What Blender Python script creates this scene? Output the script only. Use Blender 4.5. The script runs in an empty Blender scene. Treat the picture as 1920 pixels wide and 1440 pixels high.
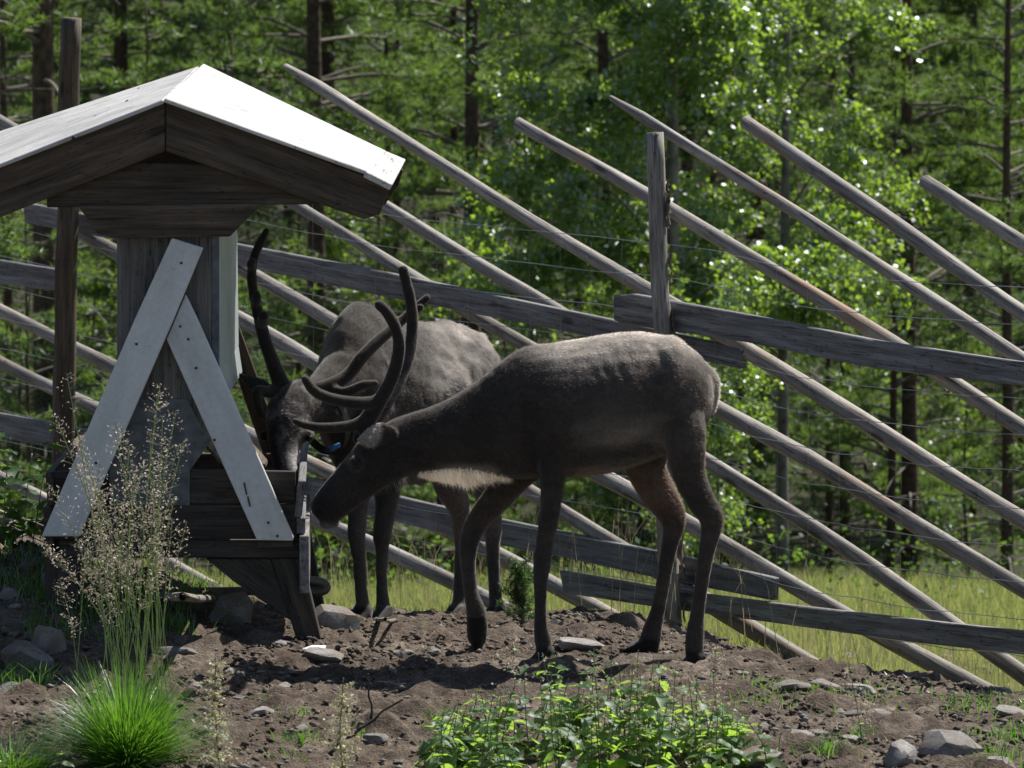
import bpy, bmesh, math, random
import numpy as np
from mathutils import Vector, Matrix
random.seed(7); RNG = np.random.default_rng(11)
R = math.radians
SC = bpy.context.scene; COL = SC.collection

# ------------------------------------------------------------------ camera
CAM = Vector((0, -15, 2.4)); PITCH = math.atan(0.0987); FOC = 159.0
cd = bpy.data.cameras.new('camera'); cam = bpy.data.objects.new('camera', cd); COL.objects.link(cam)
cam.location = CAM; cam.rotation_euler = (math.pi/2 - PITCH, 0, 0)
cd.sensor_width = 36; cd.lens = FOC; cd.clip_start = .5; cd.clip_end = 2000
cd.dof.use_dof = True; cd.dof.focus_distance = 15.3; cd.dof.aperture_fstop = 9.5
SC.camera = cam
# ------------------------------------------------------------------ sky, sun, exposure
TO_SUN = Vector((.41, .44, .80)).normalized()
w = bpy.data.worlds.new('World'); SC.world = w; w.use_nodes = True
nt = w.node_tree; bg = nt.nodes['Background']
sky = nt.nodes.new('ShaderNodeTexSky'); sky.sky_type = 'NISHITA'; sky.sun_disc = False
sky.sun_elevation = math.asin(TO_SUN.z); sky.sun_rotation = math.atan2(TO_SUN.x, TO_SUN.y)
nt.links.new(sky.outputs[0], bg.inputs[0]); bg.inputs[1].default_value = .065
sl = bpy.data.lights.new('sun', 'SUN'); sl.energy = 5.0; sl.angle = R(.5); sl.color = (1, .95, .87)
so = bpy.data.objects.new('sun', sl); COL.objects.link(so)
so.rotation_euler = TO_SUN.to_track_quat('Z', 'Y').to_euler(); so.location = (8, 10, 14)
vs = SC.view_settings; vs.view_transform = 'Standard'; vs.look = 'None'; vs.exposure = .6; vs.gamma = 1; vs.use_curve_mapping = False
SC.cycles.use_denoising = True; SC.cycles.max_bounces = 7; SC.cycles.transparent_max_bounces = 4
SC.cycles.sample_clamp_indirect = 6

# ------------------------------------------------------------------ geometry helpers
S = 36/FOC/1920
FWD = Vector((0, math.cos(PITCH), -math.sin(PITCH))); UP = Vector((0, math.sin(PITCH), math.cos(PITCH)))
def ray(px, py): return Vector((1,0,0))*((px-960)*S) + UP*((720-py)*S) + FWD
OFFY = 0.0
def at(px, py, Y):
    Y = Y + OFFY; d = ray(px, py); return CAM + d*((Y+15)/d.y)
def project(P):
    d = np.asarray(P, float) - np.array(CAM); f = d @ np.array(FWD)
    return 960 + d[:,0]/f/S, 720 - (d @ np.array(UP))/f/S
_tab = np.random.default_rng(3).random((64,64,64))
def vnoise(x, y, z=0.0):
    x, y, z = np.broadcast_arrays(np.asarray(x,float), np.asarray(y,float), np.asarray(z,float))
    xi, yi, zi = np.floor(x).astype(int), np.floor(y).astype(int), np.floor(z).astype(int)
    fx, fy, fz = x-xi, y-yi, z-zi
    fx, fy, fz = [f*f*(3-2*f) for f in (fx,fy,fz)]
    g = lambda a,b,c: _tab[(xi+a)&63, (yi+b)&63, (zi+c)&63]
    l = lambda a,b,t: a+(b-a)*t
    return l(l(l(g(0,0,0),g(1,0,0),fx), l(g(0,1,0),g(1,1,0),fx), fy), l(l(g(0,0,1),g(1,0,1),fx), l(g(0,1,1),g(1,1,1),fx), fy), fz)*2-1
def fbm(x, y, z=0.0, o=4):
    s = 0; a = 1.0
    for i in range(o): s = s + a*vnoise(np.asarray(x)*2**i+i*7.3, np.asarray(y)*2**i+i*3.1, np.asarray(z)*2**i+i*5.7); a *= .5
    return s
def sst(a, b, x):
    t = np.clip((np.asarray(x,float)-a)/(b-a), 0, 1); return t*t*(3-2*t)
def gbase(x, y):
    x = np.asarray(x,float); y = np.asarray(y,float)
    yp = np.maximum(y, 0)
    z = np.where(yp < 1.5, -.05*yp**2, np.where(yp < 4, -.1125-.15*(yp-1.5), -.4875-.149*(np.minimum(yp,24)-4)))
    z = z - .149*5*(1-np.exp(-np.maximum(yp-24,0)/5))
    z = z + .045*np.clip(yp-48,0,130)*sst(48,80,yp) 
    z = z - .20*np.clip(x-.35,0,4)*sst(.05,1.0,y)*(1-sst(3,12,y))
    z = z + .24*sst(.9,2.1,-x)*sst(-.9,1.0,y)*(1-sst(3,14,y)) + .07*sst(.5,1.3,-x)*sst(.2,1.0,y)*(1-sst(3,14,y))
    z = z - .13*np.clip(x-.6,0,4)*sst(-1.3,.3,y)*(1-sst(3,12,y))
    z = z - .03*np.maximum(-y-.6,0)
    return z
def soil_mask(x, y):   # 1 = bare soil, 0 = grown over
    s = (x+.83)*.813 + (y-4.5)*.583 + .25*fbm(x*1.7, y*1.7, 4)
    m = 1 - sst(-.55, -.2, s)
    return m * sst(-30, -20, y)
def gz_arr(x, y):
    near = 1 - sst(6, 14, np.abs(y)+np.abs(x)*.5)
    return gbase(x,y) + near*(.028*fbm(x*1.6,y*1.6,1) + soil_mask(x,y)*.016*np.abs(fbm(x*9,y*9,2,3))) + (1-near)*.12*fbm(x*.12,y*.12,3)
def gz(x, y): return float(gz_arr(np.array([x],float), np.array([y],float))[0])
def hit(px, py, y0=-3.2):
    d = ray(px, py); d /= d.y
    for Y in (np.arange(y0, 5, .02), np.arange(5, 60, .1)):
        X_ = d.x*(Y+15); Z_ = CAM.z + d.z*(Y+15); k = np.nonzero(Z_ <= gz_arr(X_, Y))[0]
        if len(k): return CAM + d*(Y[k[0]]+15)
    return CAM + d*75

# ------------------------------------------------------------------ object helpers
def link(o): COL.objects.link(o); return o
def tag(o, label, cat, group=None, kind=None):
    if label: o['label'] = label
    if cat: o['category'] = cat
    if group: o['group'] = group
    if kind: o['kind'] = kind
    return o
def thing(name, label, cat, loc=(0,0,0), group=None):
    return tag(link(bpy.data.objects.new(name, None)), label, cat, group) if not loc else _thing(name,label,cat,loc,group)
def _thing(name, label, cat, loc, group):
    o = link(bpy.data.objects.new(name, None)); o.location = loc; o.empty_display_size = .1
    return tag(o, label, cat, group)
def meshdata(name, V, F, mat, smooth=False):
    me = bpy.data.meshes.new(name); V = np.asarray(V, float)
    if isinstance(F, np.ndarray):
        n, k = F.shape
        me.vertices.add(len(V)); me.vertices.foreach_set('co', V.ravel())
        me.loops.add(n*k); me.loops.foreach_set('vertex_index', F.ravel().astype(np.int32))
        me.polygons.add(n); me.polygons.foreach_set('loop_start', np.arange(0, n*k, k, dtype=np.int32))
        me.update(calc_edges=True)
    else:
        me.from_pydata([tuple(v) for v in V], [], F); me.update()
    if mat: me.materials.append(mat)
    if smooth: me.polygons.foreach_set('use_smooth', np.ones(len(me.polygons), bool))
    return me
def obj(name, me, parent=None, loc=(0,0,0), rot=None, mtx=None):
    o = bpy.data.objects.new(name, me); link(o)
    if mtx is not None: o.matrix_world = mtx
    else:
        o.location = loc
        if rot: o.rotation_euler = rot
    if parent:
        o.parent = parent
        if mtx is not None: o.matrix_local = Matrix.Translation(-Vector(parent.location)) @ mtx
    return o
def wobj(name, V, F, mat, parent=None, smooth=False):     # vertices given in world coordinates
    V = np.asarray(V, float); base = np.array(parent.location) if parent else V.mean(0)*0
    o = obj(name, meshdata(name, V-base, F, mat, smooth), parent); return o
def copy_tree(o, parent=None):
    c = o.copy(); link(c)
    if parent: c.parent = parent
    for ch in o.children: copy_tree(ch, c)
    return c
def solid(name, A, B, mat, parent, grain, bev=.003):       # prism between two loops, local X along the grain
    A = [Vector(a) for a in A]; B = [Vector(b) for b in B]
    c = sum(A+B, Vector())/(len(A)*2)
    gx = Vector(grain).normalized(); n = (sum(B, Vector())-sum(A, Vector())).normalized()
    n = (n - gx*n.dot(gx)).normalized(); gzv = gx.cross(n)
    M = Matrix((gx, n, gzv)).transposed().to_4x4(); M.translation = c; Mi = M.inverted()
    bm = bmesh.new(); k = len(A)
    va = [bm.verts.new(Mi@a) for a in A]; vb = [bm.verts.new(Mi@b) for b in B]
    bm.faces.new(va); bm.faces.new(vb[::-1])
    for i in range(k): bm.faces.new((va[(i+1)%k], va[i], vb[i], vb[(i+1)%k]))
    bmesh.ops.recalc_face_normals(bm, faces=bm.faces)
    if bev: bmesh.ops.bevel(bm, geom=list(bm.edges), offset=bev, segments=1, affect='EDGES', clamp_overlap=True)
    me = bpy.data.meshes.new(name); bm.to_mesh(me); bm.free()
    if mat: me.materials.append(mat)
    return obj(name, me, parent, mtx=M)
def board(name, poly, Y, th, mat, parent, g=None, bev=.003):
    A = [at(x,y,Y) for x,y in poly]; B = [a+Vector((0,th,0)) for a in A]
    if g is None: g = A[1]-A[0]
    else: g = at(g[2],g[3],Y)-at(g[0],g[1],Y)
    return solid(name, A, B, mat, parent, g, bev)
def catmull(P, n):
    P = np.asarray(P, float); Q = np.vstack([2*P[0]-P[1], P, 2*P[-1]-P[-2]]); out = []
    for i in range(1, len(Q)-2):
        for t in np.linspace(0, 1, n, endpoint=False):
            a,b,c,d = Q[i-1],Q[i],Q[i+1],Q[i+2]
            out.append(.5*((2*b)+(-a+c)*t+(2*a-5*b+4*c-d)*t*t+(-a+3*b-3*c+d)*t**3))
    out.append(P[-1]); return np.array(out)
def tube_vf(P, r, n=8, cap=True, ref=(0,0,1), r2=None, off=0):   # swept ring; r along ref-ish, r2 across
    P = np.asarray(P, float); m = len(P); r = np.broadcast_to(np.asarray(r,float), (m,)); r2 = r if r2 is None else np.broadcast_to(np.asarray(r2,float),(m,))
    T = np.gradient(P, axis=0); T /= np.linalg.norm(T, axis=1)[:,None]+1e-9
    u = np.array(ref,float); V = []; F = []
    th = np.linspace(0, 2*math.pi, n, endpoint=False)
    for i in range(m):
        u = u - T[i]*(u@T[i]); 
        if np.linalg.norm(u) < 1e-4: u = np.cross(T[i],(1,0,0.3))
        u /= np.linalg.norm(u); v = np.cross(T[i], u)
        V.append(P[i] + r[i]*np.cos(th)[:,None]*u + r2[i]*np.sin(th)[:,None]*v)
    V = np.vstack(V)
    for i in range(m-1):
        for j in range(n):
            a = i*n+j; b = i*n+(j+1)%n; F.append((a,b,b+n,a+n))
    if cap:
        F.append(tuple(range(n-1,-1,-1))); F.append(tuple(range((m-1)*n, m*n)))
    if off: F = [tuple(q+off for q in f) for f in F]
    return V, F
class Soup:
    def __init__(s): s.V = []; s.F = []; s.n = 0
    def add(s, V, F): s.V.append(np.asarray(V)); s.F += [tuple(q+s.n for q in f) for f in F]; s.n += len(V)
    def tube(s, P, r, n=8, **k): V,F = tube_vf(P, r, n, **k); s.add(V,F)
    def data(s, name, mat, smooth=True): return meshdata(name, np.vstack(s.V), s.F, mat, smooth)
def fan5(n): return (np.array([[0,1,2],[0,2,4],[4,2,3]])[None]+5*np.arange(n)[:,None,None]).reshape(-1,3)
def norm(a): return a/(np.linalg.norm(a, axis=-1, keepdims=True)+1e-9)

# ------------------------------------------------------------------ materials
def newmat(name):
    m = bpy.data.materials.new(name); m.use_nodes = True; t = m.node_tree; t.nodes.clear()
    out = t.nodes.new('ShaderNodeOutputMaterial'); return m, t, out
def nd(t, typ, **k):
    n = t.nodes.new(typ)
    for a,b in k.items():
        if a.startswith('i_'): n.inputs[a[2:].replace('_',' ')].default_value = b
        else: setattr(n, a, b)
    return n
def ramp(t, src, stops):
    n = t.nodes.new('ShaderNodeValToRGB'); e = n.color_ramp.elements
    while len(e) < len(stops): e.new(.5)
    for i,(p,c) in enumerate(stops): e[i].position = p; e[i].color = (*c,1)
    t.links.new(src, n.inputs[0]); return n.outputs[0]
def mixc(t, a, b, fac, mode='MIX'):
    n = t.nodes.new('ShaderNodeMix'); n.data_type = 'RGBA'; n.blend_type = mode
    for v, k in ((fac,0),(a,6),(b,7)):
        if isinstance(v, (int,float)): n.inputs[k].default_value = v
        elif isinstance(v, tuple): n.inputs[k].default_value = (*v,1)
        else: t.links.new(v, n.inputs[k])
    return n.outputs[2]
def coords(t, scale=(1,1,1), kind='Object'):
    tc = t.nodes.new('ShaderNodeTexCoord'); mp = t.nodes.new('ShaderNodeMapping'); mp.inputs['Scale'].default_value = scale
    oi = t.nodes.new('ShaderNodeObjectInfo'); cb = t.nodes.new('ShaderNodeCombineXYZ'); ml = nd(t,'ShaderNodeMath',operation='MULTIPLY'); ml.inputs[1].default_value = 37
    t.links.new(oi.outputs['Random'], ml.inputs[0]); t.links.new(ml.outputs[0], cb.inputs[0]); t.links.new(ml.outputs[0], cb.inputs[1]); t.links.new(cb.outputs[0], mp.inputs['Location'])
    t.links.new(tc.outputs[kind], mp.inputs[0]); return mp.outputs[0]
def noise(t, vec, scale, detail=4, rough=.6):
    n = nd(t,'ShaderNodeTexNoise'); n.inputs['Scale'].default_value = scale; n.inputs['Detail'].default_value = detail; n.inputs['Roughness'].default_value = rough
    t.links.new(vec, n.inputs[0]); return n.outputs['Fac']
def rnd(t): return t.nodes.new('ShaderNodeObjectInfo').outputs['Random']
def bump(t, h, s, dist=.01):
    b = t.nodes.new('ShaderNodeBump'); b.inputs['Strength'].default_value = s; b.inputs['Distance'].default_value = dist; t.links.new(h, b.inputs['Height']); return b.outputs[0]
def principled(t, out, col, rough=.8, nrm=None, metal=0, spec=.4):
    p = t.nodes.new('ShaderNodeBsdfPrincipled')
    if isinstance(col, tuple): p.inputs['Base Color'].default_value = (*col,1)
    else: t.links.new(col, p.inputs['Base Color'])
    if isinstance(rough,(int,float)): p.inputs['Roughness'].default_value = rough
    else: t.links.new(rough, p.inputs['Roughness'])
    p.inputs['Metallic'].default_value = metal; p.inputs['Specular IOR Level'].default_value = spec
    if nrm: t.links.new(nrm, p.inputs['Normal'])
    t.links.new(p.outputs[0], out.inputs[0]); return p
def wood(name, dark, mid, light, stain=None, rough=.75, bs=.5, worn=None):
    m,t,o = newmat(name)
    g = noise(t, coords(t,(2.2,45,45)), 1.0, 6, .65); f = noise(t, coords(t,(9,220,220)), 1.0, 3, .7)
    c = ramp(t, g, [(.3,dark),(.5,mid),(.72,light)])
    c = mixc(t, c, mid, .0)
    fr = ramp(t, f, [(.36,(.35,.35,.35)),(.52,(1,1,1))]); c = mixc(t, c, fr, .55, 'MULTIPLY')
    bl = noise(t, coords(t,(3,9,9)), 1.0, 3); br = ramp(t, bl, [(.3,(.62,.6,.58)),(.65,(1.05,1.05,1.05))]); c = mixc(t, c, br, .8, 'MULTIPLY')
    kn = nd(t,'ShaderNodeTexVoronoi'); t.links.new(coords(t,(2.3,7,7)), kn.inputs[0]); kn.inputs['Scale'].default_value = 1
    kr = ramp(t, kn.outputs['Distance'], [(.06,(.22,.16,.12)),(.13,(1,1,1))]); c = mixc(t, c, kr, .8, 'MULTIPLY')
    if stain:
        s = noise(t, coords(t,(1.6,5,5)), 1.0, 3); sr = ramp(t, s, [(.56,(0,0,0)),(.72,(.8,.8,.8))]); c = mixc(t, c, stain, sr)
    ck = noise(t, coords(t,(3.5,95,95)), 1.0, 3, .55); cr = ramp(t, ck, [(.34,(.25,.22,.2)),(.40,(1,1,1))]); c = mixc(t, c, cr, .85, 'MULTIPLY')
    sp = noise(t, coords(t,(26,60,60)), 1.0, 2, .6); c = mixc(t, c, ramp(t, sp, [(.30,(.35,.28,.23)),(.36,(1,1,1))]), .7, 'MULTIPLY')
    if worn: c = mixc(t, c, worn, ramp(t, noise(t, coords(t,(5,9,9)), 1.0, 6, .75), [(.60,(0,0,0)),(.68,(.9,.9,.9))]))
    rr = ramp(t, rnd(t), [(0,(.8,.8,.8)),(1,(1.1,1.08,1.05))]); c = mixc(t, c, rr, 1.0, 'MULTIPLY')
    principled(t, o, c, rough, bump(t, mixc(t, mixc(t, g, f, .5), ck, .4), bs*1.4, .006)); return m
def simple(name, c1, c2, scale=8, rough=.8, metal=0, bs=.2, spec=.4, dist=.01, detail=5):
    m,t,o = newmat(name); n = noise(t, coords(t), scale, detail)
    principled(t, o, ramp(t, n, [(.32,c1),(.68,c2)]), rough, bump(t, n, bs, dist), metal, spec); return m
def leafmat(name, cols, trans, gloss=.12, rough=.35, tw=.5, nscale=2.5):
    m,t,o = newmat(name)
    tc = t.nodes.new('ShaderNodeTexCoord').outputs['Object']
    n = noise(t, tc, nscale, 3); f = noise(t, tc, 38, 1)
    c = mixc(t, ramp(t, n, [(.3,cols[0]),(.7,cols[1])]), ramp(t, f, [(.3,cols[0]),(.7,cols[2])]), .5)
    tcx = mixc(t, ramp(t, n, [(.3,tuple(.7*x for x in trans)),(.7,trans)]), ramp(t, f, [(.3,tuple(.45*x for x in trans)),(.7,tuple(1.15*x for x in trans))]), .6)
    d = t.nodes.new('ShaderNodeBsdfDiffuse'); t.links.new(c, d.inputs[0])
    tr = t.nodes.new('ShaderNodeBsdfTranslucent'); t.links.new(tcx, tr.inputs[0])
    mx = t.nodes.new('ShaderNodeMixShader'); mx.inputs[0].default_value = tw; t.links.new(d.outputs[0], mx.inputs[1]); t.links.new(tr.outputs[0], mx.inputs[2])
    gl = nd(t,'ShaderNodeBsdfGlossy'); gl.inputs['Roughness'].default_value = rough; gl.inputs[0].default_value = (.9,.95,1,1)
    m2 = t.nodes.new('ShaderNodeMixShader'); m2.inputs[0].default_value = gloss; t.links.new(mx.outputs[0], m2.inputs[1]); t.links.new(gl.outputs[0], m2.inputs[2])
    t.links.new(m2.outputs[0], o.inputs[0]); return m

M = {}
M['barn'] = wood('weathered_brown_wood', (.042,.030,.021), (.10,.074,.053), (.18,.14,.105))
M['grey'] = wood('grey_weathered_wood', (.10,.10,.105), (.22,.22,.23), (.36,.36,.37))
M['ply'] = wood('old_plywood', (.10,.094,.088), (.17,.162,.155), (.25,.24,.23))
M['darkw'] = wood('dark_wood', (.028,.024,.020), (.058,.050,.043), (.10,.088,.075))  # dark brown wood tone for end boards, beams, legs and branches
M['roofl'] = wood('silvered_plywood', (.45,.45,.45), (.62,.62,.62), (.74,.74,.73), rough=.5, bs=.3, worn=(.17,.16,.145))
M['roofr'] = wood('pale_roof_sheet', (.55,.55,.55), (.72,.72,.71), (.8,.8,.79), rough=.42, bs=.15, worn=(.30,.29,.27))
M['pole'] = wood('debarked_pole', (.14,.125,.11), (.31,.285,.26), (.50,.485,.46), stain=(.30,.175,.105), rough=.6)
M['post'] = wood('barked_post', (.13,.112,.10), (.33,.305,.285), (.52,.50,.48), stain=(.17,.125,.095))
def white_paint():
    m,t,o = newmat('worn_white_paint')
    a = noise(t, coords(t,(1.5,6,6)), 2.0, 5); b = noise(t, coords(t), 60, 3); d = noise(t, coords(t,(3,3,3)), 5, 6, .7)
    c = ramp(t, a, [(.3,(.56,.57,.56)),(.6,(.72,.73,.73))]); c = mixc(t, c, ramp(t, b, [(.3,(.85,.85,.84)),(.6,(1,1,1))]), .7, 'MULTIPLY')
    c = mixc(t, c, (.33,.28,.22), ramp(t, d, [(.63,(0,0,0)),(.78,(.8,.8,.8))]))
    principled(t, o, c, .55, bump(t, b, .12, .002)); return m
M['white'] = white_paint()
M['zinc'] = simple('galvanised_sheet', (.065,.078,.09), (.15,.17,.185), 26, .45, .35, .05, dist=.002)
M['zinc_lit'] = simple('lit_galvanised_sheet', (.42,.47,.48), (.55,.60,.61), 9, .38, .3, .04, dist=.002)  # lighter copy of the galvanised sheet, sunlit side put into its colour
M['iron'] = simple('dull_iron', (.05,.04,.035), (.12,.1,.085), 30, .6, .3)
M['pipe'] = simple('rusty_pipe', (.10,.08,.065), (.24,.21,.18), 18, .5, .2)
M['wire'] = simple('fence_wire', (.35,.36,.37), (.5,.5,.5), 30, .3, .8)
M['antler'] = None
M['bark'] = simple('pine_bark', (.035,.026,.02), (.13,.085,.06), 16, .9, 0, .9, dist=.02)
M['twig'] = simple('bare_twig', (.10,.085,.07), (.21,.185,.16), 12, .8)
M['birchbark'] = simple('birch_bark', (.05,.045,.04), (.24,.225,.2), 7, .7)
M['needle'] = leafmat('pine_needles', ((.032,.066,.012),(.065,.12,.022),(.085,.145,.028)), (.25,.41,.06), .05, .45, .55)
M['needle2'] = leafmat('dark_needles', ((.02,.048,.016),(.04,.085,.026),(.055,.10,.03)), (.16,.29,.06), .05, .45, .5)
M['birch'] = leafmat('birch_leaves', ((.03,.072,.012),(.055,.12,.02),(.08,.15,.03)), (.40,.62,.05), .13, .42, .6, 1.3)
M['shrub'] = leafmat('shrub_leaves', ((.03,.07,.02),(.05,.11,.03),(.06,.13,.03)), (.18,.32,.04), .02, .5, .5)
M['nettle'] = leafmat('nettle_leaves', ((.035,.085,.03),(.055,.12,.04),(.07,.15,.045)), (.44,.70,.09), .035, .5, .55, 6)
M['stem'] = leafmat('green_stem', ((.06,.10,.03),(.09,.14,.045),(.11,.15,.05)), (.15,.24,.05), .08, .4, .3)
M['tassel'] = leafmat('cream_tassel', ((.42,.40,.24),(.52,.50,.32),(.6,.57,.38)), (.62,.58,.34), .05, .5, .5)
M['meadow'] = leafmat('meadow_grass', ((.15,.19,.05),(.23,.25,.08),(.34,.33,.15)), (.44,.50,.14), .05, .5, .5, .8)
M['lush'] = leafmat('lush_grass', ((.035,.10,.012),(.06,.15,.018),(.08,.18,.025)), (.20,.46,.03), .07, .4, .5, 4)
M['straw'] = leafmat('dry_grass', ((.22,.18,.11),(.30,.25,.16),(.36,.30,.2)), (.40,.33,.2), .08, .4, .5, 4)
M['panicle'] = leafmat('grass_panicle', ((.30,.245,.19),(.42,.35,.28),(.54,.46,.38)), (.62,.52,.41), .05, .5, .5, 9)
def stone_mat():
    m,t,o = newmat('grey_stone'); v = coords(t); n = noise(t, v, 2.6, 8, .7); f = noise(t, v, 14, 6, .75); g = noise(t, v, 1.3, 3)
    c = ramp(t, n, [(.3,(.14,.135,.128)),(.5,(.28,.272,.265)),(.72,(.46,.45,.44))]); c = mixc(t, c, ramp(t, f, [(.35,(.5,.5,.5)),(.65,(1.15,1.15,1.15))]), .85, 'MULTIPLY')
    c = mixc(t, c, (.17,.135,.105), ramp(t, g, [(.46,(0,0,0)),(.62,(.85,.85,.85))])); c = mixc(t, c, ramp(t, rnd(t), [(0,(.6,.58,.56)),(1,(1.25,1.25,1.25))]), 1.0, 'MULTIPLY')
    principled(t, o, c, .9, bump(t, mixc(t, n, f, .5), .7, .006), spec=.25); return m
M['stone'] = stone_mat()
M['clod'] = simple('soil_clod', (.035,.027,.021), (.115,.09,.072), 20, .95, 0, .5)
M['stick'] = wood('bleached_stick', (.12,.105,.09), (.26,.235,.21), (.42,.39,.36))
M['bark2'] = simple('loose_bark', (.10,.075,.06), (.26,.2,.165), 30, .85)
M['black'] = simple('black_strap', (.008,.008,.009), (.018,.018,.02), 20, .5)
M['blue'] = simple('blue_plastic', (.03,.10,.28), (.05,.15,.36), 10, .4)
# ------------------------------------------------------------------ ground
def ground_mat():
    m,t,o = newmat('trampled_ground')
    tc = t.nodes.new('ShaderNodeTexCoord').outputs['Object']
    at_ = nd(t,'ShaderNodeAttribute',attribute_name='soil'); mk = at_.outputs['Fac']
    n1 = noise(t, tc, 2.2, 6, .65); n2 = noise(t, tc, 22, 6, .7); n3 = noise(t, tc, 110, 3, .7)
    soil = ramp(t, n2, [(.28,(.036,.027,.020)),(.5,(.092,.070,.054)),(.75,(.20,.16,.125))])
    dry = ramp(t, n2, [(.3,(.14,.112,.088)),(.7,(.36,.30,.245))])
    soil = mixc(t, soil, dry, ramp(t, n1, [(.5,(0,0,0)),(.70,(.85,.85,.85))]))
    soil = mixc(t, soil, ramp(t, n3, [(.3,(.45,.45,.45)),(.6,(1.15,1.15,1.15))]), .8, 'MULTIPLY')
    gr = ramp(t, n2, [(.3,(.06,.07,.022)),(.7,(.15,.15,.05))])
    fo = ramp(t, n2, [(.3,(.02,.028,.012)),(.7,(.06,.055,.03))])
    a2 = nd(t,'ShaderNodeAttribute',attribute_name='forest').outputs['Fac']
    gr = mixc(t, gr, fo, a2)
    principled(t, o, mixc(t, gr, soil, mk), .95, bump(t, mixc(t, n2, n3, .5), 1.0, .02), spec=.2); return m
def grow(a, b, step, end, f):
    L = list(np.arange(a, b, step)); s = step
    while L[-1] < end: s *= f; L.append(L[-1]+s)
    return L
xr = grow(0, 2.3, .022, 600, 1.16); xs = np.array([-v for v in xr[:0:-1]] + xr)
yb = grow(0, 2.6, .05, 60, 1.3)[1:]
ys = np.array([-v for v in grow(0, 2.4, .022, 80, 1.25)[:0:-1]] + list(grow(0, 3.2, .028, 800, 1.07)))
XX, YY = np.meshgrid(xs, ys); GX, GY = XX.ravel(), YY.ravel(); GZ = gz_arr(GX, GY)
sm_ = soil_mask(GX, GY); lumps = np.abs(fbm(GX*26, GY*26, 9, 2))*.022 + np.maximum(fbm(GX*7,GY*7,12,2)-.3,0)*.05
GZ = GZ + lumps*sm_*(1-sst(3,6,np.abs(GX)+np.abs(GY)*.5))
nx, ny = len(xs), len(ys); idx = np.arange(nx*ny).reshape(ny,nx)
F = np.stack([idx[:-1,:-1].ravel(), idx[:-1,1:].ravel(), idx[1:,1:].ravel(), idx[1:,:-1].ravel()], 1)
me = meshdata('ground', np.stack([GX,GY,GZ],1), F, ground_mat(), True)
for nm, v in (('soil', sm_), ('forest', sst(17, 24, GY))):
    a = me.attributes.new(nm, 'FLOAT', 'POINT'); a.data.foreach_set('value', v.astype(np.float32))
g = obj('ground', me); g['kind'] = 'structure'; g['label'] = 'trampled brown soil running down to a meadow and forest floor'

# ------------------------------------------------------------------ pole fence
FP = Vector((-.83,4.5)); FD = Vector((2.51,-3.5)).normalized(); FN = Vector((.813,.583))
def fpt(px, py, off=0.0):
    d = ray(px, py); n = Vector((FN.x, FN.y, 0)); p0 = Vector((FP.x, FP.y, 0)) + n*off
    return CAM + d*((p0-CAM).dot(n)/d.dot(n))
fence = thing('pole_fence', 'old grey fence of slanting poles on plank rails with wire netting', 'fence', (.57,2.55,gz(.57,2.55)))
def round_pole(name, p0, p1, r0, r1, mat, parent, bend=.02, n=10, rings=16, seed=0, wob=.06, tip=False):
    p0, p1 = Vector(p0), Vector(p1); L = (p1-p0).length; ax = (p1-p0)/L
    q = Vector((0,0,1)) if abs(ax.z) < .9 else Vector((0,1,0)); n_ = (q-ax*q.dot(ax)).normalized(); Mx = Matrix((ax, n_.cross(ax)*-1, n_)).transposed()
    Mx = Matrix((ax, n_.cross(ax), n_)).transposed().to_4x4(); Mx.translation = p0
    t = np.linspace(0,1,rings); rg = np.random.default_rng(seed+5)
    P = np.stack([t*L, bend*np.sin(t*math.pi*1.0+rg.random()*2)*rg.uniform(-1,1)+.012*vnoise(t*7,seed*3.3), bend*np.sin(t*math.pi*1.3+rg.random()*3)*rg.uniform(-1,1)+.012*vnoise(t*7,seed*7.7+1)],1)
    P[:,1:] -= np.outer(1-t, P[0,1:]) + np.outer(t, P[-1,1:])
    rr = (r0+(r1-r0)*t)*(1+wob*vnoise(t*13, seed*1.7+9))
    if tip: rr[0] *= .45
    V, F = tube_vf(P, rr, n)
    ang = np.tile(np.arange(n), rings); V[:,1:] += (V[:,1:]-np.repeat(P[:,1:],n,0))*(wob*vnoise(np.repeat(t*9,n), ang*1.1, seed))[:,None]
    return obj(name, meshdata(name, V, F, mat, True), parent, mtx=Mx)
def fpole(a, b, r0, r1, off=.075, ground=True, seed=0, name='pole', mat='pole', tip=False):
    p0, p1 = fpt(*a, off), fpt(*b, off); d = p1-p0
    if ground:
        k = 0.5
        while k < 6:
            q = p0+d*k
            if q.z <= gz(q.x,q.y)-.03: break
            k += .01
        p1 = q
    return round_pole(name, p0, p1, r0, r1, M[mat], fence, .055, seed=seed, tip=tip, rings=26, wob=.11)
PL = [((535,124),(1420,664)),((972,232),(1600,624)),((1145,183),(1880,668)),((1398,228),(1920,577)),((1733,340),(1920,468)),
      ((480,338),(965,655)),((655,344),(1340,757)),((150,436),(560,678)),((-150,138),(1290,965)),((-260,440),(215,683)),((-300,528),(180,764)),((-330,720),(60,925))]
for i,(a,b) in enumerate(PL):
    fpole(a, b, (.0265 if i != 2 else .021) if i not in (7,8,9,10) else .033, .035, .075+.012*(i%3), seed=i+1, tip=(i in (2,0)))
def rail(top, bot, off, th=.032):
    A = [fpt(x,y,off) for x,y in top] + [fpt(x,y,off) for x,y in bot[::-1]]
    n = Vector((FN.x,FN.y,0))*th
    o = solid('rail', A, [a+n for a in A], M['grey'], fence, A[len(top)-1]-A[0], .004); return o
rail([(45,380),(250,420),(445,458),(700,506),(1060,582),(1230,617),(1392,656)], [(45,418),(250,456),(445,498),(700,552),(1060,622),(1230,657),(1389,692)], .032)
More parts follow.
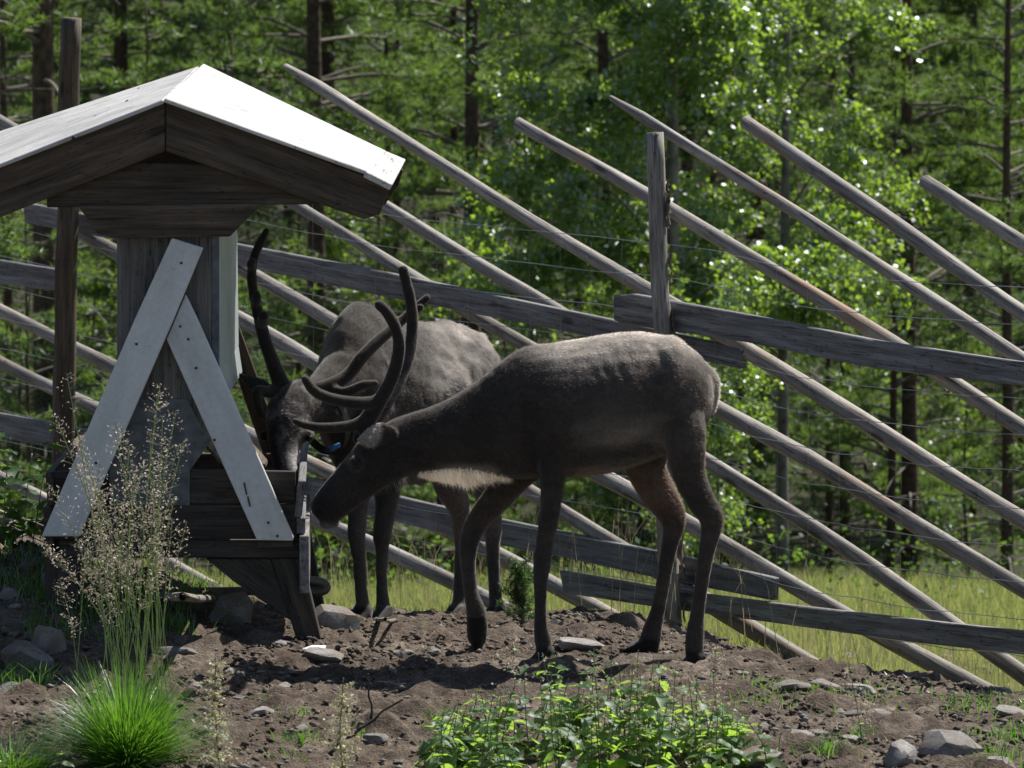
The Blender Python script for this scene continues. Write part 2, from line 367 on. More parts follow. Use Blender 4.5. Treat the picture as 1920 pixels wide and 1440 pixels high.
rail([(1150,553),(1185,551),(1400,590),(1650,640),(1920,680),(2150,712)], [(1150,600),(1165,607),(1400,642),(1650,693),(1920,724),(2150,760)], -.004)
rail([(-200,470),(0,488),(103,505)], [(-200,515),(0,533),(103,545)], -.004)
rail([(560,892),(740,930),(860,958),(1050,997),(1240,1036),(1450,1084)], [(560,938),(740,978),(860,1007),(1050,1044),(1240,1086),(1448,1126)], .032)
rail([(1048,1070),(1240,1104),(1450,1131),(1700,1160),(1920,1184),(2150,1212)], [(1056,1112),(1240,1140),(1450,1168),(1700,1203),(1920,1228),(2150,1262)], -.004)
rail([(-200,740),(0,775),(300,838),(560,893)], [(-200,785),(0,820),(300,884),(560,939)], -.008)
p_a = fpt(1228,248,-.05); p_b = fpt(1266,1215,-.05); p_b.z = gz(p_b.x,p_b.y)-.1
post1 = round_pole('post', p_a, p_b, .033, .041, M['post'], fence, .008, 12, 20, 31, .1)
p_c = fpt(135,34,-.06); p_d = fpt(118,900,-.06); p_d.z = gz(p_d.x,p_d.y)-.1
round_pole('post', p_c, p_d, .045, .058, M['barn'], fence, .008, 12, 20, 33, .08)
for k in range(34):     # loose bark curling off the post
    f = random.uniform(.1,.92); c = p_a.lerp(p_b, f); a = random.gauss(.1,.55); rr = .037+.004*f
    o_ = Vector((math.cos(a), -math.sin(a)*.6-.2, 0)).normalized(); h = random.uniform(.03,.10); wd = random.uniform(.008,.022); cu = random.uniform(.004,.016)
    tx = Vector((-o_.y, o_.x, 0)); V = []
    for j,zz in enumerate((-.5,-.15,.2,.5)):
        for s_ in (-1,0,1):
            V.append(c + o_*(rr+cu*(abs(zz)*2)**2 + (.004 if s_ else 0)) + tx*wd*s_*(1-.4*abs(zz)) + Vector((0,0,h*zz)))
    Fq = [(r*3+q, r*3+q+1, r*3+q+4, r*3+q+3) for r in range(3) for q in range(2)]
    wobj('bark_flake', V, Fq, M['bark2'], fence)
def wireline(pts, off, r, name='wire', parent=fence):
    P = catmull([fpt(x,y,off) for x,y in pts], 10); P[:,2] += .006*fbm(np.arange(len(P))*.45, pts[0][1]*.1, 0, 2)
    V,Fw = tube_vf(P, r, 5); return wobj(name, V, Fw, M['wire'], parent, True)
for k in range(11):
    f = -.30 + k*.135
    yl = 478+(905-478)*f*1.0; yr = 690+(1205-690)*f
    wireline([(-60,yl-115),(440,yl),(760,yl+.45*(yr-yl)*.5+14),(1262,yl+.55*(yr-yl)+8),(1500,yl+.71*(yr-yl)+26),(1760,yl+.89*(yr-yl)+16),(2000,yr+8)], .025 if k%2 else .03, .0015)
for k in range(26):
    px = 470+k*58; f0 = (px-440)/1480; y0 = 478+(690-478)*f0-125; y1 = 905+(1205-905)*f0+40
    wireline([(px,y0),(px+2,(y0+y1)/2),(px-1,y1)], .027, .0004, 'stay_wire')

# ------------------------------------------------------------------ feeder
YF = .25
fb = at(330,1180,.8); fd = thing('hay_feeder', 'wooden roofed feeding trough with white A shaped braces and metal hopper', 'feeder', (fb.x, .8, gz(fb.x,.8)))
YB = 1.42
def slab(name, c4, th, mat, grain_ij=(0,3), bev=.003):
    n = (c4[1]-c4[0]).cross(c4[3]-c4[0]).normalized()
    if n.z > 0: n = -n
    return solid(name, c4, [c+n*th for c in c4], mat, fd, c4[grain_ij[1]]-c4[grain_ij[0]], bev)
rp = slab('roof_panel', [at(309,184,YF-.09), at(381,119,YB), at(724,283,YB), at(690,321,YF-.09)], .014, M['roofr'])
rp['label'] = 'sunlit pale right roof sheet'
slab('roof_panel', [at(305,187,YF-.085), at(372,124,YB), at(-75,270,YB), at(-150,366,YF-.085)], .014, M['roofl'])
slab('eave_board', [at(686,321,YF-.10), at(716,280,YB+.01), at(761,299,YB+.01), at(736,346,YF-.10)], .022, M['roofl'], (0,1))
# barge boards, tie boards
board('barge_board', [(311,190),(731,347),(727,362),(712,402),(683,411),(590,379),(311,284)], YF-.06, .03, M['barn'], fd)
board('barge_board', [(309,190),(309,284),(90,372),(-120,455),(-150,430),(-135,362)], YF-.06, .03, M['barn'], fd, (309,190,-135,362))
board('barge_board', [(384,150),(756,318),(748,345),(722,384),(384,250)], YB-.06, .03, M['barn'], fd)
board('barge_board', [(378,150),(378,250),(-40,400),(-70,330)], YB-.06, .03, M['barn'], fd, (378,150,-70,330))
board('tie_board', [(88,307),(604,306),(604,383),(88,389)], YF-.028, .024, M['barn'], fd)
board('lower_tie_board', [(146,386),(491,382),(433,442),(428,444),(217,447),(183,438)], YF-.05, .026, M['barn'], fd, (146,386,491,382))
board('lower_tie_board', [(215,392),(435,389),(435,430),(215,434)], YB-.12, .026, M['barn'], fd)
board('gable_shade_panel', [(381,130),(560,225),(560,330),(215,330),(215,215)], YB-.028, .014, M['darkw'], fd, (215,330,560,330))  # dark panel added behind the apex to stand for the shaded interior
xl, xr_ = at(219,600,YF).x, at(404,600,YF).x
board('hopper_front', [(219,440),(399,440),(399,790),(219,790)], YF, .016, M['ply'], fd, (219,440,219,790))
board('corner_trim', [(396,441),(411,441),(411,780),(396,780)], YF-.004, .012, M['zinc'], fd, (396,441,396,780))
a = at(410,441,YF).x
def yslab(name, x, ztop, zbot, y0, y1, th, mat, dx=0):
    A = [Vector((x,y0,ztop)), Vector((x,y1,ztop)), Vector((x+dx,y1,zbot)), Vector((x+dx,y0,zbot))]
    return solid(name, A, [p+Vector((th,0,0)) for p in A], mat, fd, (0,1,0))
zt, zb = at(410,441,YF).z, at(410,700,YF).z
yslab('hopper_side', a-.008, zt, zb, YF+.01, YB-.12, .006, M['zinc_lit'], .004)
yslab('hopper_side', at(220,441,YF).x, zt, zb, YF+.02, YB-.12, .006, M['zinc'])
board('hopper_back', [(270,440),(430,440),(430,760),(270,760)], YB-.115, .014, M['ply'], fd, (270,440,270,760))
# flared flaps feeding both troughs
for s_, x0, x1 in ((1, a, at(420,745,YF).x), (-1, at(220,700,YF).x, at(205,745,YF).x)):
    A = [Vector((x0,YF+.03,zb+.01)), Vector((x0,YB-.13,zb+.01)), Vector((x1,YB-.13,zb-.09)), Vector((x1,YF+.03,zb-.09))]
    solid('feed_flap', A, [p+Vector((0,0,-.006)) for p in A], M['zinc_lit'], fd, (0,1,0), .001)
board('metal_apron', [(232,748),(352,748),(392,832),(356,882),(356,948),(205,948),(205,830)], YF-.006, .005, M['zinc'], fd, (205,948,356,948), .001)
# sloping hopper floor inside the trough
for x0,z0,x1,z1 in ((at(355,800,YF).x, at(355,800,YF).z, at(470,930,YF).x, at(470,930,YF).z),):
    A = [Vector((x0,YF+.03,z0)), Vector((x0,YB-.1,z0)), Vector((x1,YB-.1,z1)), Vector((x1,YF+.03,z1))]
    solid('trough_floor', A, [p+Vector((0,0,-.015)) for p in A], M['barn'], fd, (0,1,0))
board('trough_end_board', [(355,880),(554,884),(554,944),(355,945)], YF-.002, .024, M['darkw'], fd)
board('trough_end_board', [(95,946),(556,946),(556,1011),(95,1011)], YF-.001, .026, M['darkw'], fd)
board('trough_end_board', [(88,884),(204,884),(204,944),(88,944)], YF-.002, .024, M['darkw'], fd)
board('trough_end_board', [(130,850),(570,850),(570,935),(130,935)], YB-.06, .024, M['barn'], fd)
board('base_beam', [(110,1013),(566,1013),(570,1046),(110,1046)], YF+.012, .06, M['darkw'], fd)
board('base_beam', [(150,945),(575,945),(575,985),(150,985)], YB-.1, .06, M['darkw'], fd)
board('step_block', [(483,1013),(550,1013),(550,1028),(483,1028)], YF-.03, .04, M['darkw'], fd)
# trough side planks
def side_plank(px0, py0, px1, py1, th, y0, y1, mat):
    p, q = at(px0,py0,YF), at(px1,py1,YF)
    tp_ = .045 if px0 > 300 else 0
    A = [Vector((p.x,y0,p.z)), Vector((p.x-tp_,y1,p.z)), Vector((q.x-tp_,y1,q.z)), Vector((q.x,y0,q.z))]
    solid('trough_side_plank', A, [v+Vector((th,0,0)) for v in A], mat, fd, (0,1,0))
side_plank(560,900,552,968,.026, YF-.022, YB-.02, M['grey']); side_plank(556,970,556,1000,.03, YF-.012, YB-.03, M['grey']); side_plank(562,1002,563,1110,.032, YF-.035, YB-.04, M['grey'])
side_plank(86,884,90,948,.026, YF-.02, YB-.04, M['barn']); side_plank(82,950,84,1040,.03, YF-.02, YB-.04, M['barn'])
# A braces, left one over the right one
def nails(par, pts, Y):
    for x,y in pts:
        c = at(x,y,Y); V,Fn = tube_vf([c+Vector((0,-.003,0)), c+Vector((0,.004,0))], .005, 7, ref=(1,0,0)); wobj('nail_head', V, Fn, M['iron'], par)
board('a_brace', [(348,552),(371,600),(551,1008),(549,1014),(482,1013),(312,636)], YF-.050, .022, M['white'], fd, (330,595,515,1012))
board('a_brace', [(322,447),(381,465),(325,600),(158,985),(150,1006),(78,1006),(252,600)], YF-.074, .022, M['white'], fd, (350,455,112,1006))
nails(fd, [(340,493),(256,645),(180,868),(338,612)], YF-.074); nails(fd, [(353,636),(368,690),(402,825),(503,980),(520,1005)], YF-.050)
for q in ([(456,905),(459,905),(464,928),(461,928)], [(463,931),(466,931),(470,950),(467,950)]): board('staple', q, YF-.054, .006, M['iron'], fd, bev=.0005)
board('a_brace', [(395,560),(440,590),(574,960),(530,962)], YB-.02, .022, M['barn'], fd, (420,575,552,961)); board('a_brace', [(380,520),(410,560),(215,955),(165,955)], YB+.004, .022, M['barn'], fd, (390,540,190,955))
# legs
def leg(px0, px1, qx0, qx1, py0, py1, Y, th, mat): board('leg', [(px0,py0),(px1,py0),(qx1,py1),(qx0,py1)], Y, th, mat, fd, ((px0+px1)/2,py0,(qx0+qx1)/2,py1))
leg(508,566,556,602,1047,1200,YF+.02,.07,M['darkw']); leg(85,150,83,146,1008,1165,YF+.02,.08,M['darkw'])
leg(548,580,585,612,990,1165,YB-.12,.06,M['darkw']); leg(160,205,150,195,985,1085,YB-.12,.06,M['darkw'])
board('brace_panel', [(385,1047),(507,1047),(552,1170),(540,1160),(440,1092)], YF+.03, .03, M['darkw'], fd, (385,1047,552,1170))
for x,y,l in ((180,225,16),(205,210,10),(262,172,8),(140,262,7),(240,195,6),(60,246,22),(25,275,9)):  # bits of debris stuck to the left roof slope
    A0, A1 = at(309,184,YF-.085), at(-150,366,YF-.085); 
    n = (at(372,124,YB)-A0).cross(A1-A0).normalized(); n = n if n.z>0 else -n
    d = ray(x,y); c = CAM+d*((A0-CAM).dot(n)/d.dot(n)); c += n*.004
    tdir = (A1-A0).normalized(); bdir = n.cross(tdir); hw = l*.0018/2
    P = [c-tdir*hw, c-tdir*hw*.3+n*.004, c+tdir*hw*.4+n*.003, c+tdir*hw+bdir*.006]
    V,Fn = tube_vf(P, [.003,.008,.007,.002], 6); wobj('roof_debris', V, Fn, M['clod'], fd)
# ------------------------------------------------------------------ reindeer
def fur_mats():
    m,t,o = newmat('coat'); a = nd(t,'ShaderNodeAttribute',attribute_name='coat').outputs['Color']
    tc = t.nodes.new('ShaderNodeTexCoord').outputs['Object']; n = noise(t, tc, 60, 4, .7); n2 = noise(t, tc, 9, 3)
    c = mixc(t, a, ramp(t, n, [(.3,(.72,.72,.72)),(.7,(1.25,1.25,1.25))]), 1.0, 'MULTIPLY'); c = mixc(t, c, ramp(t, n2, [(.3,(.8,.8,.8)),(.7,(1.2,1.2,1.2))]), 1.0, 'MULTIPLY')
    p = principled(t, o, c, .85, bump(t, n, .35, .004), spec=.15); p.inputs['Sheen Weight'].default_value = .25; p.inputs['Sheen Roughness'].default_value = .5
    m2,t,o = newmat('guard_hair'); a = nd(t,'ShaderNodeAttribute',attribute_name='coat').outputs['Color']
    d = t.nodes.new('ShaderNodeBsdfDiffuse'); tr = t.nodes.new('ShaderNodeBsdfTranslucent'); mx = t.nodes.new('ShaderNodeMixShader'); mx.inputs[0].default_value = .55
    c = mixc(t, a, (1.2,1.2,1.2), 1.0, 'MULTIPLY'); c2 = mixc(t, mixc(t, a, (3.2,3.1,3.0), 1.0, 'MULTIPLY'), (.06,.056,.052), 1.0, 'ADD'); t.links.new(c, d.inputs[0]); t.links.new(c2, tr.inputs[0]); t.links.new(d.outputs[0], mx.inputs[1]); t.links.new(tr.outputs[0], mx.inputs[2]); t.links.new(mx.outputs[0], o.inputs[0])
    return m, m2
M['coat'], M['hair'] = fur_mats()
M['eye'] = simple('dark_eye', (.006,.005,.004), (.012,.01,.008), 5, .08)
M['velvet'] = M['coat']
def loft(sp, st, n=20, pinch=.0):     # st: list of (center, hw, hh, side_vec, up_vec)
    V = []; th = np.linspace(0, 2*math.pi, n, endpoint=False)
    for c,hw,hh,sd,up in st:
        cs, sn = np.cos(th), np.sin(th); wmod = 1 - pinch*np.clip(sn,0,1)**2
        V.append(np.array(c) + (hw*cs*wmod)[:,None]*np.array(sd) + (hh*sn)[:,None]*np.array(up))
    m = len(st); V = np.vstack(V); F = []
    for i in range(m-1):
        for j in range(n): a = i*n+j; b = i*n+(j+1)%n; F.append((a,b,b+n,a+n))
    F.append(tuple(range(n-1,-1,-1))); F.append(tuple(range((m-1)*n, m*n))); sp.add(V, F)
def limb(sp, pts, side=(0,1,0), flat=.85, n=14):  # pts: (px, py, r_px, Y) -> tapered tube, r in photo pixels
    P = []; r = []
    for px,py,rp,Y in pts: P.append(tuple(at(px,py,Y))); r.append(rp*S*(15+Y)+.0015)
    Q = catmull(np.column_stack([P, r]), 4)
    sp.tube(Q[:,:3], Q[:,3]*flat, n, ref=side, r2=Q[:,3])
def hoof(sp, px, py, Y, fwd, L=.075, spread=.02, tilt=0.0, z=None):
    c = np.array(at(px,py,Y)); f = np.array(fwd,float); f /= np.linalg.norm(f); s_ = np.cross(f,(0,0,1)); s_ /= np.linalg.norm(s_)
    for k in (-1,1):
        b = c + s_*spread*k
        P = [b + np.array((0,0,.055)) - f*.01, b + f*.012+np.array((0,0,.03)), b + f*L*.55 + np.array((0,0,.017)), b + f*L + s_*-.004*k + np.array((0,0,.009))]
        sp.tube(P, [.016,.021,.017,.007], 10, ref=s_)
        d = c - f*.028 + s_*.016*k; sp.tube([d+np.array((0,0,.05)), d-f*.012+np.array((0,0,.022))], [.009,.005], 7)
def remesh(sp, vox=.0075, it=6):
    me = sp.data('tmp', None); o = link(bpy.data.objects.new('tmp', me))
    md = o.modifiers.new('r','REMESH'); md.mode = 'VOXEL'; md.voxel_size = vox; md.use_smooth_shade = True
    sm = o.modifiers.new('s','SMOOTH'); sm.factor = .5; sm.iterations = it
    dg = bpy.context.evaluated_depsgraph_get(); ev = o.evaluated_get(dg); out = bpy.data.meshes.new_from_object(ev)
    bpy.data.objects.remove(o); bpy.data.meshes.remove(me); out.materials.clear(); return out
def getv(me):
    v = np.empty(len(me.vertices)*3); me.vertices.foreach_get('co', v); return v.reshape(-1,3)
def getn(me):
    v = np.empty(len(me.vertices)*3); me.vertices.foreach_get('normal', v); return v.reshape(-1,3)
def setcol(me, C):
    a = me.color_attributes.new('coat','FLOAT_COLOR','POINT'); a.data.foreach_set('color', np.column_stack([C, np.ones(len(C))]).astype(np.float32).ravel())
def put(V, N, C, c, mask): 
    mask = np.clip(mask,0,1)[:,None]; return C*(1-mask) + np.array(c)*mask
def hairs(name, me, C, count, length, flow, parent, wid=.0011, lift=.35, sel=None, rng=RNG, gain=1.0, lenf=None):
    me.calc_loop_triangles(); T = np.empty(len(me.loop_triangles)*3, int); me.loop_triangles.foreach_get('vertices', T); T = T.reshape(-1,3)
    V = getv(me); N = getn(me); A = np.linalg.norm(np.cross(V[T[:,1]]-V[T[:,0]], V[T[:,2]]-V[T[:,0]]), axis=1)
    if sel is not None: A = A*sel[T[:,0]]
    k = rng.choice(len(T), count, p=A/A.sum()); b = rng.dirichlet((1,1,1), count)
    P = (V[T[k]]*b[:,:,None]).sum(1); n = norm(N[T[k]].mean(1)); c = C[T[k,0]]
    f = flow(P) + rng.normal(0,.25,(count,3)); f -= n*(f*n).sum(1)[:,None]; f = norm(f)
    d = norm(f + n*(lift*rng.uniform(.5,1.6,count))[:,None]); L = length*rng.uniform(.6,1.3,count)
    if lenf is not None: L = L*lenf(P)
    sd = norm(np.cross(d, n + rng.normal(0,.4,(count,3))))
    V2 = np.stack([P-sd*wid*.5-n*.002, P+sd*wid*.5-n*.002, P+d*L[:,None]], 1).reshape(-1,3)
    m2 = meshdata(name, V2, np.arange(count*3).reshape(-1,3), M['hair']); setcol(m2, np.repeat(c*gain*rng.uniform(.75,1.35,(count,1)),3,0))
    o = obj(name, m2, parent); o['kind'] = 'stuff'; return o
def ear_verts(sp, base, tip, width, side, thick=.006):
    base, tip, side = np.array(base), np.array(tip), norm(np.array(side,float)); n = 7; ax = tip-base
    up = norm(np.cross(ax, side)); P = []; 
    for i,t in enumerate(np.linspace(0,1,n)): P.append(base+ax*t+up*.01*math.sin(t*3.1))
    prof = np.array([.45,.8,1,.98,.82,.5,.12])*width/2
    sp.tube(P, np.maximum(prof,.006), 12, ref=side, r2=np.full(n, thick)+np.array([.008,.003,0,0,0,0,0]))
def antler(name, chains, parent, col, seed=0):
    sp = Soup()
    for ch in chains:
        P = [tuple(at(px,py,Y)) for px,py,r,Y in ch]; r = [q[2]*S*(15+q[3])*.86 for q in ch]
        Q = catmull(np.column_stack([P,r]), 6)
        e = Q[-1,:3]-Q[-2,:3]; e = e/np.linalg.norm(e); rl = Q[-1,3]
        tail = [np.append(Q[-1,:3]+e*rl*math.sin(a), rl*math.cos(a)) for a in (.35,.75,1.1,1.4)]
        Q = np.vstack([Q, tail]); Q[:,3] *= 1+.05*vnoise(np.arange(len(Q))*.5, seed)
        Q[:,3] *= np.linspace(1.12,.86,len(Q)); sp.tube(Q[:,:3], Q[:,3], 12, r2=Q[:,3]*np.linspace(.9,1.12,len(Q)))
    me = remesh(sp, .006, 3); V = getv(me) - np.array(parent.location); me.vertices.foreach_set('co', V.ravel()); me.materials.append(M['coat'])
    C = np.tile(np.array(col), (len(V),1))*(1+.2*fbm(V[:,0]*20,V[:,1]*20,V[:,2]*20,2))[:,None]; setcol(me, C); me.update()
    o = obj(name, me, parent)
    hairs('velvet_fuzz', me, C, 8000, .0055, lambda P: RNG.normal(0,1,P.shape), o, .0007, 1.0, gain=1.5)
    return o

# ---- the nearer reindeer, side on, sniffing at the trough
d1b = at(1130,1240,0); deer1 = thing('reindeer', 'dark grey brown reindeer standing side on, lowering its muzzle to the trough side', 'reindeer', (d1b.x,0,gz(d1b.x,0)))
sp = Soup(); X = (0,1,0); Z = (0,0,1)
TR = [(1336,702,770,.045),(1322,678,800,.095),(1298,654,832,.135),(1260,634,848,.165),(1200,622,871,.19),(1140,626,887,.205),(1080,637,893,.20),(1030,645,893,.18),(980,651,899,.155),(940,676,894,.13),(900,710,886,.108),(860,736,882,.092),(820,757,884,.082),(780,771,890,.077),(745,782,896,.072),(722,794,885,.06)]
st = []
for px,t_,b_,hw in TR:
    a = at(px,t_,0); b = at(px,b_,0); st.append(((a+b)/2, hw, (a.z-b.z)/2, X, Z))
Q = catmull(np.array([[*s[0], s[1], s[2]] for s in st]), 4); loft(sp, [(q[:3], q[3], q[4], X, Z) for q in Q], 28, .18)
# head
H = [(742,842,52,.068),(715,858,54,.071),(690,880,48,.062),(660,907,42,.050),(630,936,37,.043),(608,957,31,.041),(595,970,20,.032)]
P = np.array([[*at(x,y,0), hw, r*S*15] for x,y,r,hw in H]); Q = catmull(P, 4); sp.tube(Q[:,:3], Q[:,3], 18, ref=(0,1,0), r2=Q[:,4])
limb(sp, [(630,972,14,0),(612,978,14,0),(600,978,9,0)], flat=1.4)
for s_ in (-1,1):
    limb(sp, [(690,812,14,.055*s_),(676,800,12,.06*s_)]); limb(sp, [(672,862,13,.052*s_),(660,874,11,.047*s_)], flat=1)
    ear_verts(sp, at(740,812,.06*s_), at(670,826,.185*s_), .095, (.25,0,.95), .0095)
# legs
limb(sp, [(1262,735,44,-.03),(1270,770,48,-.075),(1280,805,44,-.11),(1285,840,38,-.125),(1293,890,31,-.125),(1312,935,27,-.125),(1333,968,24,-.125),(1333,995,19,-.125),(1323,1045,15,-.125),(1315,1097,13.5,-.125),(1308,1149,13.5,-.125),(1304,1180,17,-.125),(1302,1212,18,-.125),(1303,1232,17,-.125)], flat=.8)
limb(sp, [(1225,770,58,.07),(1210,850,44,.10),(1212,880,38,.11),(1232,920,34,.115),(1256,958,28,.12),(1263,984,22,.12),(1258,1010,17,.12),(1250,1050,14.5,.12),(1243,1097,13,.12),(1232,1149,14,.12),(1224,1178,18,.12),(1218,1205,20,.12),(1214,1228,19,.12)], flat=.8)
limb(sp, [(1056,740,44,-.05),(1050,790,46,-.09),(1041,840,36,-.11),(1036,880,25,-.115),(1034,930,20,-.115),(1027,985,17.5,-.115),(1020,1030,16.5,-.115),(1016,1062,16.5,-.115),(1013,1095,13,-.115),(1014,1140,11.5,-.115),(1014,1175,13,-.115),(1018,1200,16,-.115),(1022,1222,15,-.115)], flat=.85)
limb(sp, [(1000,850,44,.07),(965,890,34,.10),(935,930,28,.11),(905,965,23,.115),(884,1000,20,.115),(877,1035,17,.115),(879,1075,14,.115),(884,1115,14,.115),(893,1148,19,.115),(895,1180,20,.115),(894,1205,17,.115)], flat=.85)
ft = lambda px,Y: (px, None, Y)
def gpy(px, Y, dz=0.0):
    x = at(px,1200,Y).x; z = gz(x,Y+OFFY)+dz
    return float(project([[x,Y+OFFY,z]])[1][0])
hoof(sp, 1304, gpy(1304,-.125), -.125, (-1,-.15,0)); hoof(sp, 1212, gpy(1212,.12), .12, (-1,-.1,0), .085); hoof(sp, 1022, gpy(1022,-.115), -.115, (-.9,-.3,0), .06)
c = np.array(at(893,1200,.115))
for k in (-1,1): sp.tube([c+np.array((0,.017*k,.03)), c+np.array((.002,.019*k,-.005)), c+np.array((0.004,.016*k,-.05)), c+np.array((-.004,.010*k,-.075))], [.02,.021,.017,.008], 10, ref=(0,1,0))
limb(sp, [(1322,690,10,0),(1334,715,15,0),(1336,750,11,0),(1333,775,5,0)], flat=1.2)   # tail
me = remesh(sp, .0075, 7); V = getv(me); N = getn(me); px, py = project(V)
near = V[:,1] < 0
# ribs, hip and shoulder relief
rib = np.sin((px*.86 - py*.5)/3.9)*sst(1085,1140,px)*(1-sst(1250,1275,px))*sst(640,665,py)*(1-sst(735,775,py))
sh = np.exp(-(((px-1050)/55)**2+((py-770)/95)**2)); hip = np.exp(-(((px-1262)/20)**2+((py-660)/34)**2)); fl = np.exp(-(((px-1225)/24)**2+((py-775)/70)**2))
col_ = np.exp(-(((px-1000)/24)**2+((py-800)/60)**2))
V = V + N*((.0038*rib*(.55+.6*vnoise(px*.02,py*.03)) + .019*sh + .019*hip - .020*fl - .008*col_ + .002*fbm(V[:,0]*22,V[:,1]*22,V[:,2]*22,2))*(np.abs(N[:,1])>.15))[:,None]
C = np.tile(np.array((.066,.055,.047)), (len(V),1))
bl = lambda c, m: put(V,N,C,c,m)
C = bl((.034,.027,.023), (1-sst(990,1120,px))*.85)                                  # darker neck and shoulder
C = bl((.16,.14,.122), np.exp(-((py-(815-.03*(px-1100)))/30)**2)*sst(1060,1120,px)*(1-sst(1235,1265,px))*.8)   # pale flank
C = bl((.038,.032,.028), np.exp(-((py-858+.12*(px-1100))/14)**2)*sst(1040,1090,px)*(1-sst(1200,1245,px))*.9)
C = bl((.13,.10,.08), sst(868,885,py)*(1-sst(895,930,py))*sst(1060,1090,px)*(1-sst(1230,1260,px)))
C = bl((.40,.365,.33), sst(.42,.95,N[:,2])*sst(960,1060,px)*.6)  # upward-facing back paler: sunlight put into the coat colour
C = bl((.052,.041,.034), sst(835,900,py)*(sst(1185,1215,px)))                       # legs
C = bl((.05,.04,.034), sst(900,930,py)*(px>850)); C = bl((.11,.075,.058), sst(860,900,py)*(1-sst(940,990,py))*(V[:,1]>.04)*sst(1150,1180,px))
C = bl((.034,.029,.026), (1-sst(735,790,px))*.85); C = bl((.022,.019,.018), (1-sst(600,650,px)))
C = bl((.15,.13,.115), np.exp(-(((px-618)/22)**2+((py-986)/7)**2))*.8)
C = bl((.22,.20,.18), sst(1324,1340,px)*(1-sst(800,840,py)))                        # white rump edge
C = bl((.30,.28,.25), sst(800,860,px)*(1-sst(915,945,px))*sst(862,888,py)*(py<905)*.8)
C = bl((.21,.19,.175), sst(.098,.115,np.abs(V[:,1]))*(px<760)*(px>660)*(py<870)*(py>780))
C = bl((.012,.010,.009), 1-sst(.05,.07, V[:,2]-gz_arr(V[:,0],V[:,1])) * np.where((px<930)&(V[:,2]<.12), 0, 1)*1.0)
C *= (1+.22*fbm(V[:,0]*9,V[:,1]*9,V[:,2]*9,3)+.16*fbm(V[:,0]*14,V[:,1]*40,V[:,2]*40,2))[:,None]
C = bl((.14,.125,.112), np.exp(-((((px-666)**2+(py-868)**2)**.5-15)/3.2)**2)*(near)*.28); C = bl((.006,.005,.005), np.exp(-(((px-596)/7)**2+((py-958)/5)**2)))
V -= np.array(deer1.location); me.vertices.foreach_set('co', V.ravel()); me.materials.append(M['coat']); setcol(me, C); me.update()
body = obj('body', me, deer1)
flow1 = lambda P: np.tile(np.array((1.0,0,-.55)), (len(P),1))
zz = V[:,2]
hairs('fur', me, C, 130000, .015, flow1, deer1, .0012, .22, gain=1.5, lenf=lambda P: np.where(P[:,2]<.45,.5,1.0))
top = (sst(.3,.8,N[:,2])+ (px>1320))*1.0
# white beard under the neck
P = []; 
n_b = 4200; bx = RNG.uniform(785,948,n_b); off = RNG.normal(0,.02,n_b)
root = np.array([tuple(at(x, 884 - 6*math.sin((x-790)/158*3.1), 0)) for x in bx]); root[:,1] += off; root[:,2] += .006+RNG.uniform(-.006,.006,n_b)
L = .022+.058*np.sin(np.clip((bx-770)/178,0,1)*2.6)**1.5*RNG.uniform(.35,1.0,n_b)**.8*(1+.45*vnoise(bx*.11,2.2)); dr = norm(np.stack([RNG.normal(.22,.3,n_b), RNG.normal(0,.3,n_b), -np.ones(n_b)],1))
sdv = norm(np.cross(dr, RNG.normal(0,1,(n_b,3)))); mid = root+dr*L[:,None]*.6; tip = root+dr*L[:,None]+np.stack([RNG.normal(.01,.008,n_b)]*1+[RNG.normal(0,.006,n_b), np.zeros(n_b)],1)
VV = np.stack([root-sdv*.0008, root+sdv*.0008, mid+sdv*.0006, tip, mid-sdv*.0006],1).reshape(-1,3) - np.array(deer1.location)
mb = meshdata('beard', VV, fan5(n_b), M['hair']); setcol(mb, np.tile(np.array((.74,.72,.68)),(len(VV),1))*np.repeat(RNG.uniform(.35,1.2,(n_b,1)),5,0)); ob = obj('beard', mb, deer1); ob['kind'] = 'stuff'; ob['label'] = 'white beard hanging under the neck'
for s_ in (-1,1):
    c = at(667,869,.049*s_); V_,F_ = tube_vf([c+Vector((0,-.012,0)),c+Vector((0,-.008,0)),c,c+Vector((0,.008,0)),c+Vector((0,.012,0))],[.003,.011,.0135,.011,.003],10,ref=(1,0,0)); wobj('eye',V_,F_,M['eye'],deer1,True)
vel = (.030,.024,.020)
antler('antler', [[(684,812,17,-.05),(688,790,18,-.06),(708,758,16,-.085),(732,715,15,-.12),(745,675,14.5,-.15),(748,640,14,-.17),(740,610,13.5,-.18),(725,585,13,-.18),(712,572,12.5,-.175)],
     [(690,785,14,-.06),(660,798,12,-.07),(610,802,11,-.085),(572,797,10,-.09),(555,790,9,-.09)],
     [(712,752,14,-.09),(680,756,13,-.11),(630,750,13,-.14),(592,735,13,-.16),(573,712,11,-.165)]], deer1, vel, 1)
antler('antler', [[(700,806,16,.05),(705,785,17,.07),(724,755,15,.10),(748,712,14.5,.15),(767,665,14,.19),(773,620,13.5,.22),(771,570,13,.23),(762,530,12.5,.23),(756,507,12,.22)],
     [(704,785,14,.07),(690,790,12,.09),(672,812,10,.11),(668,826,8,.115)]], deer1, vel, 2)

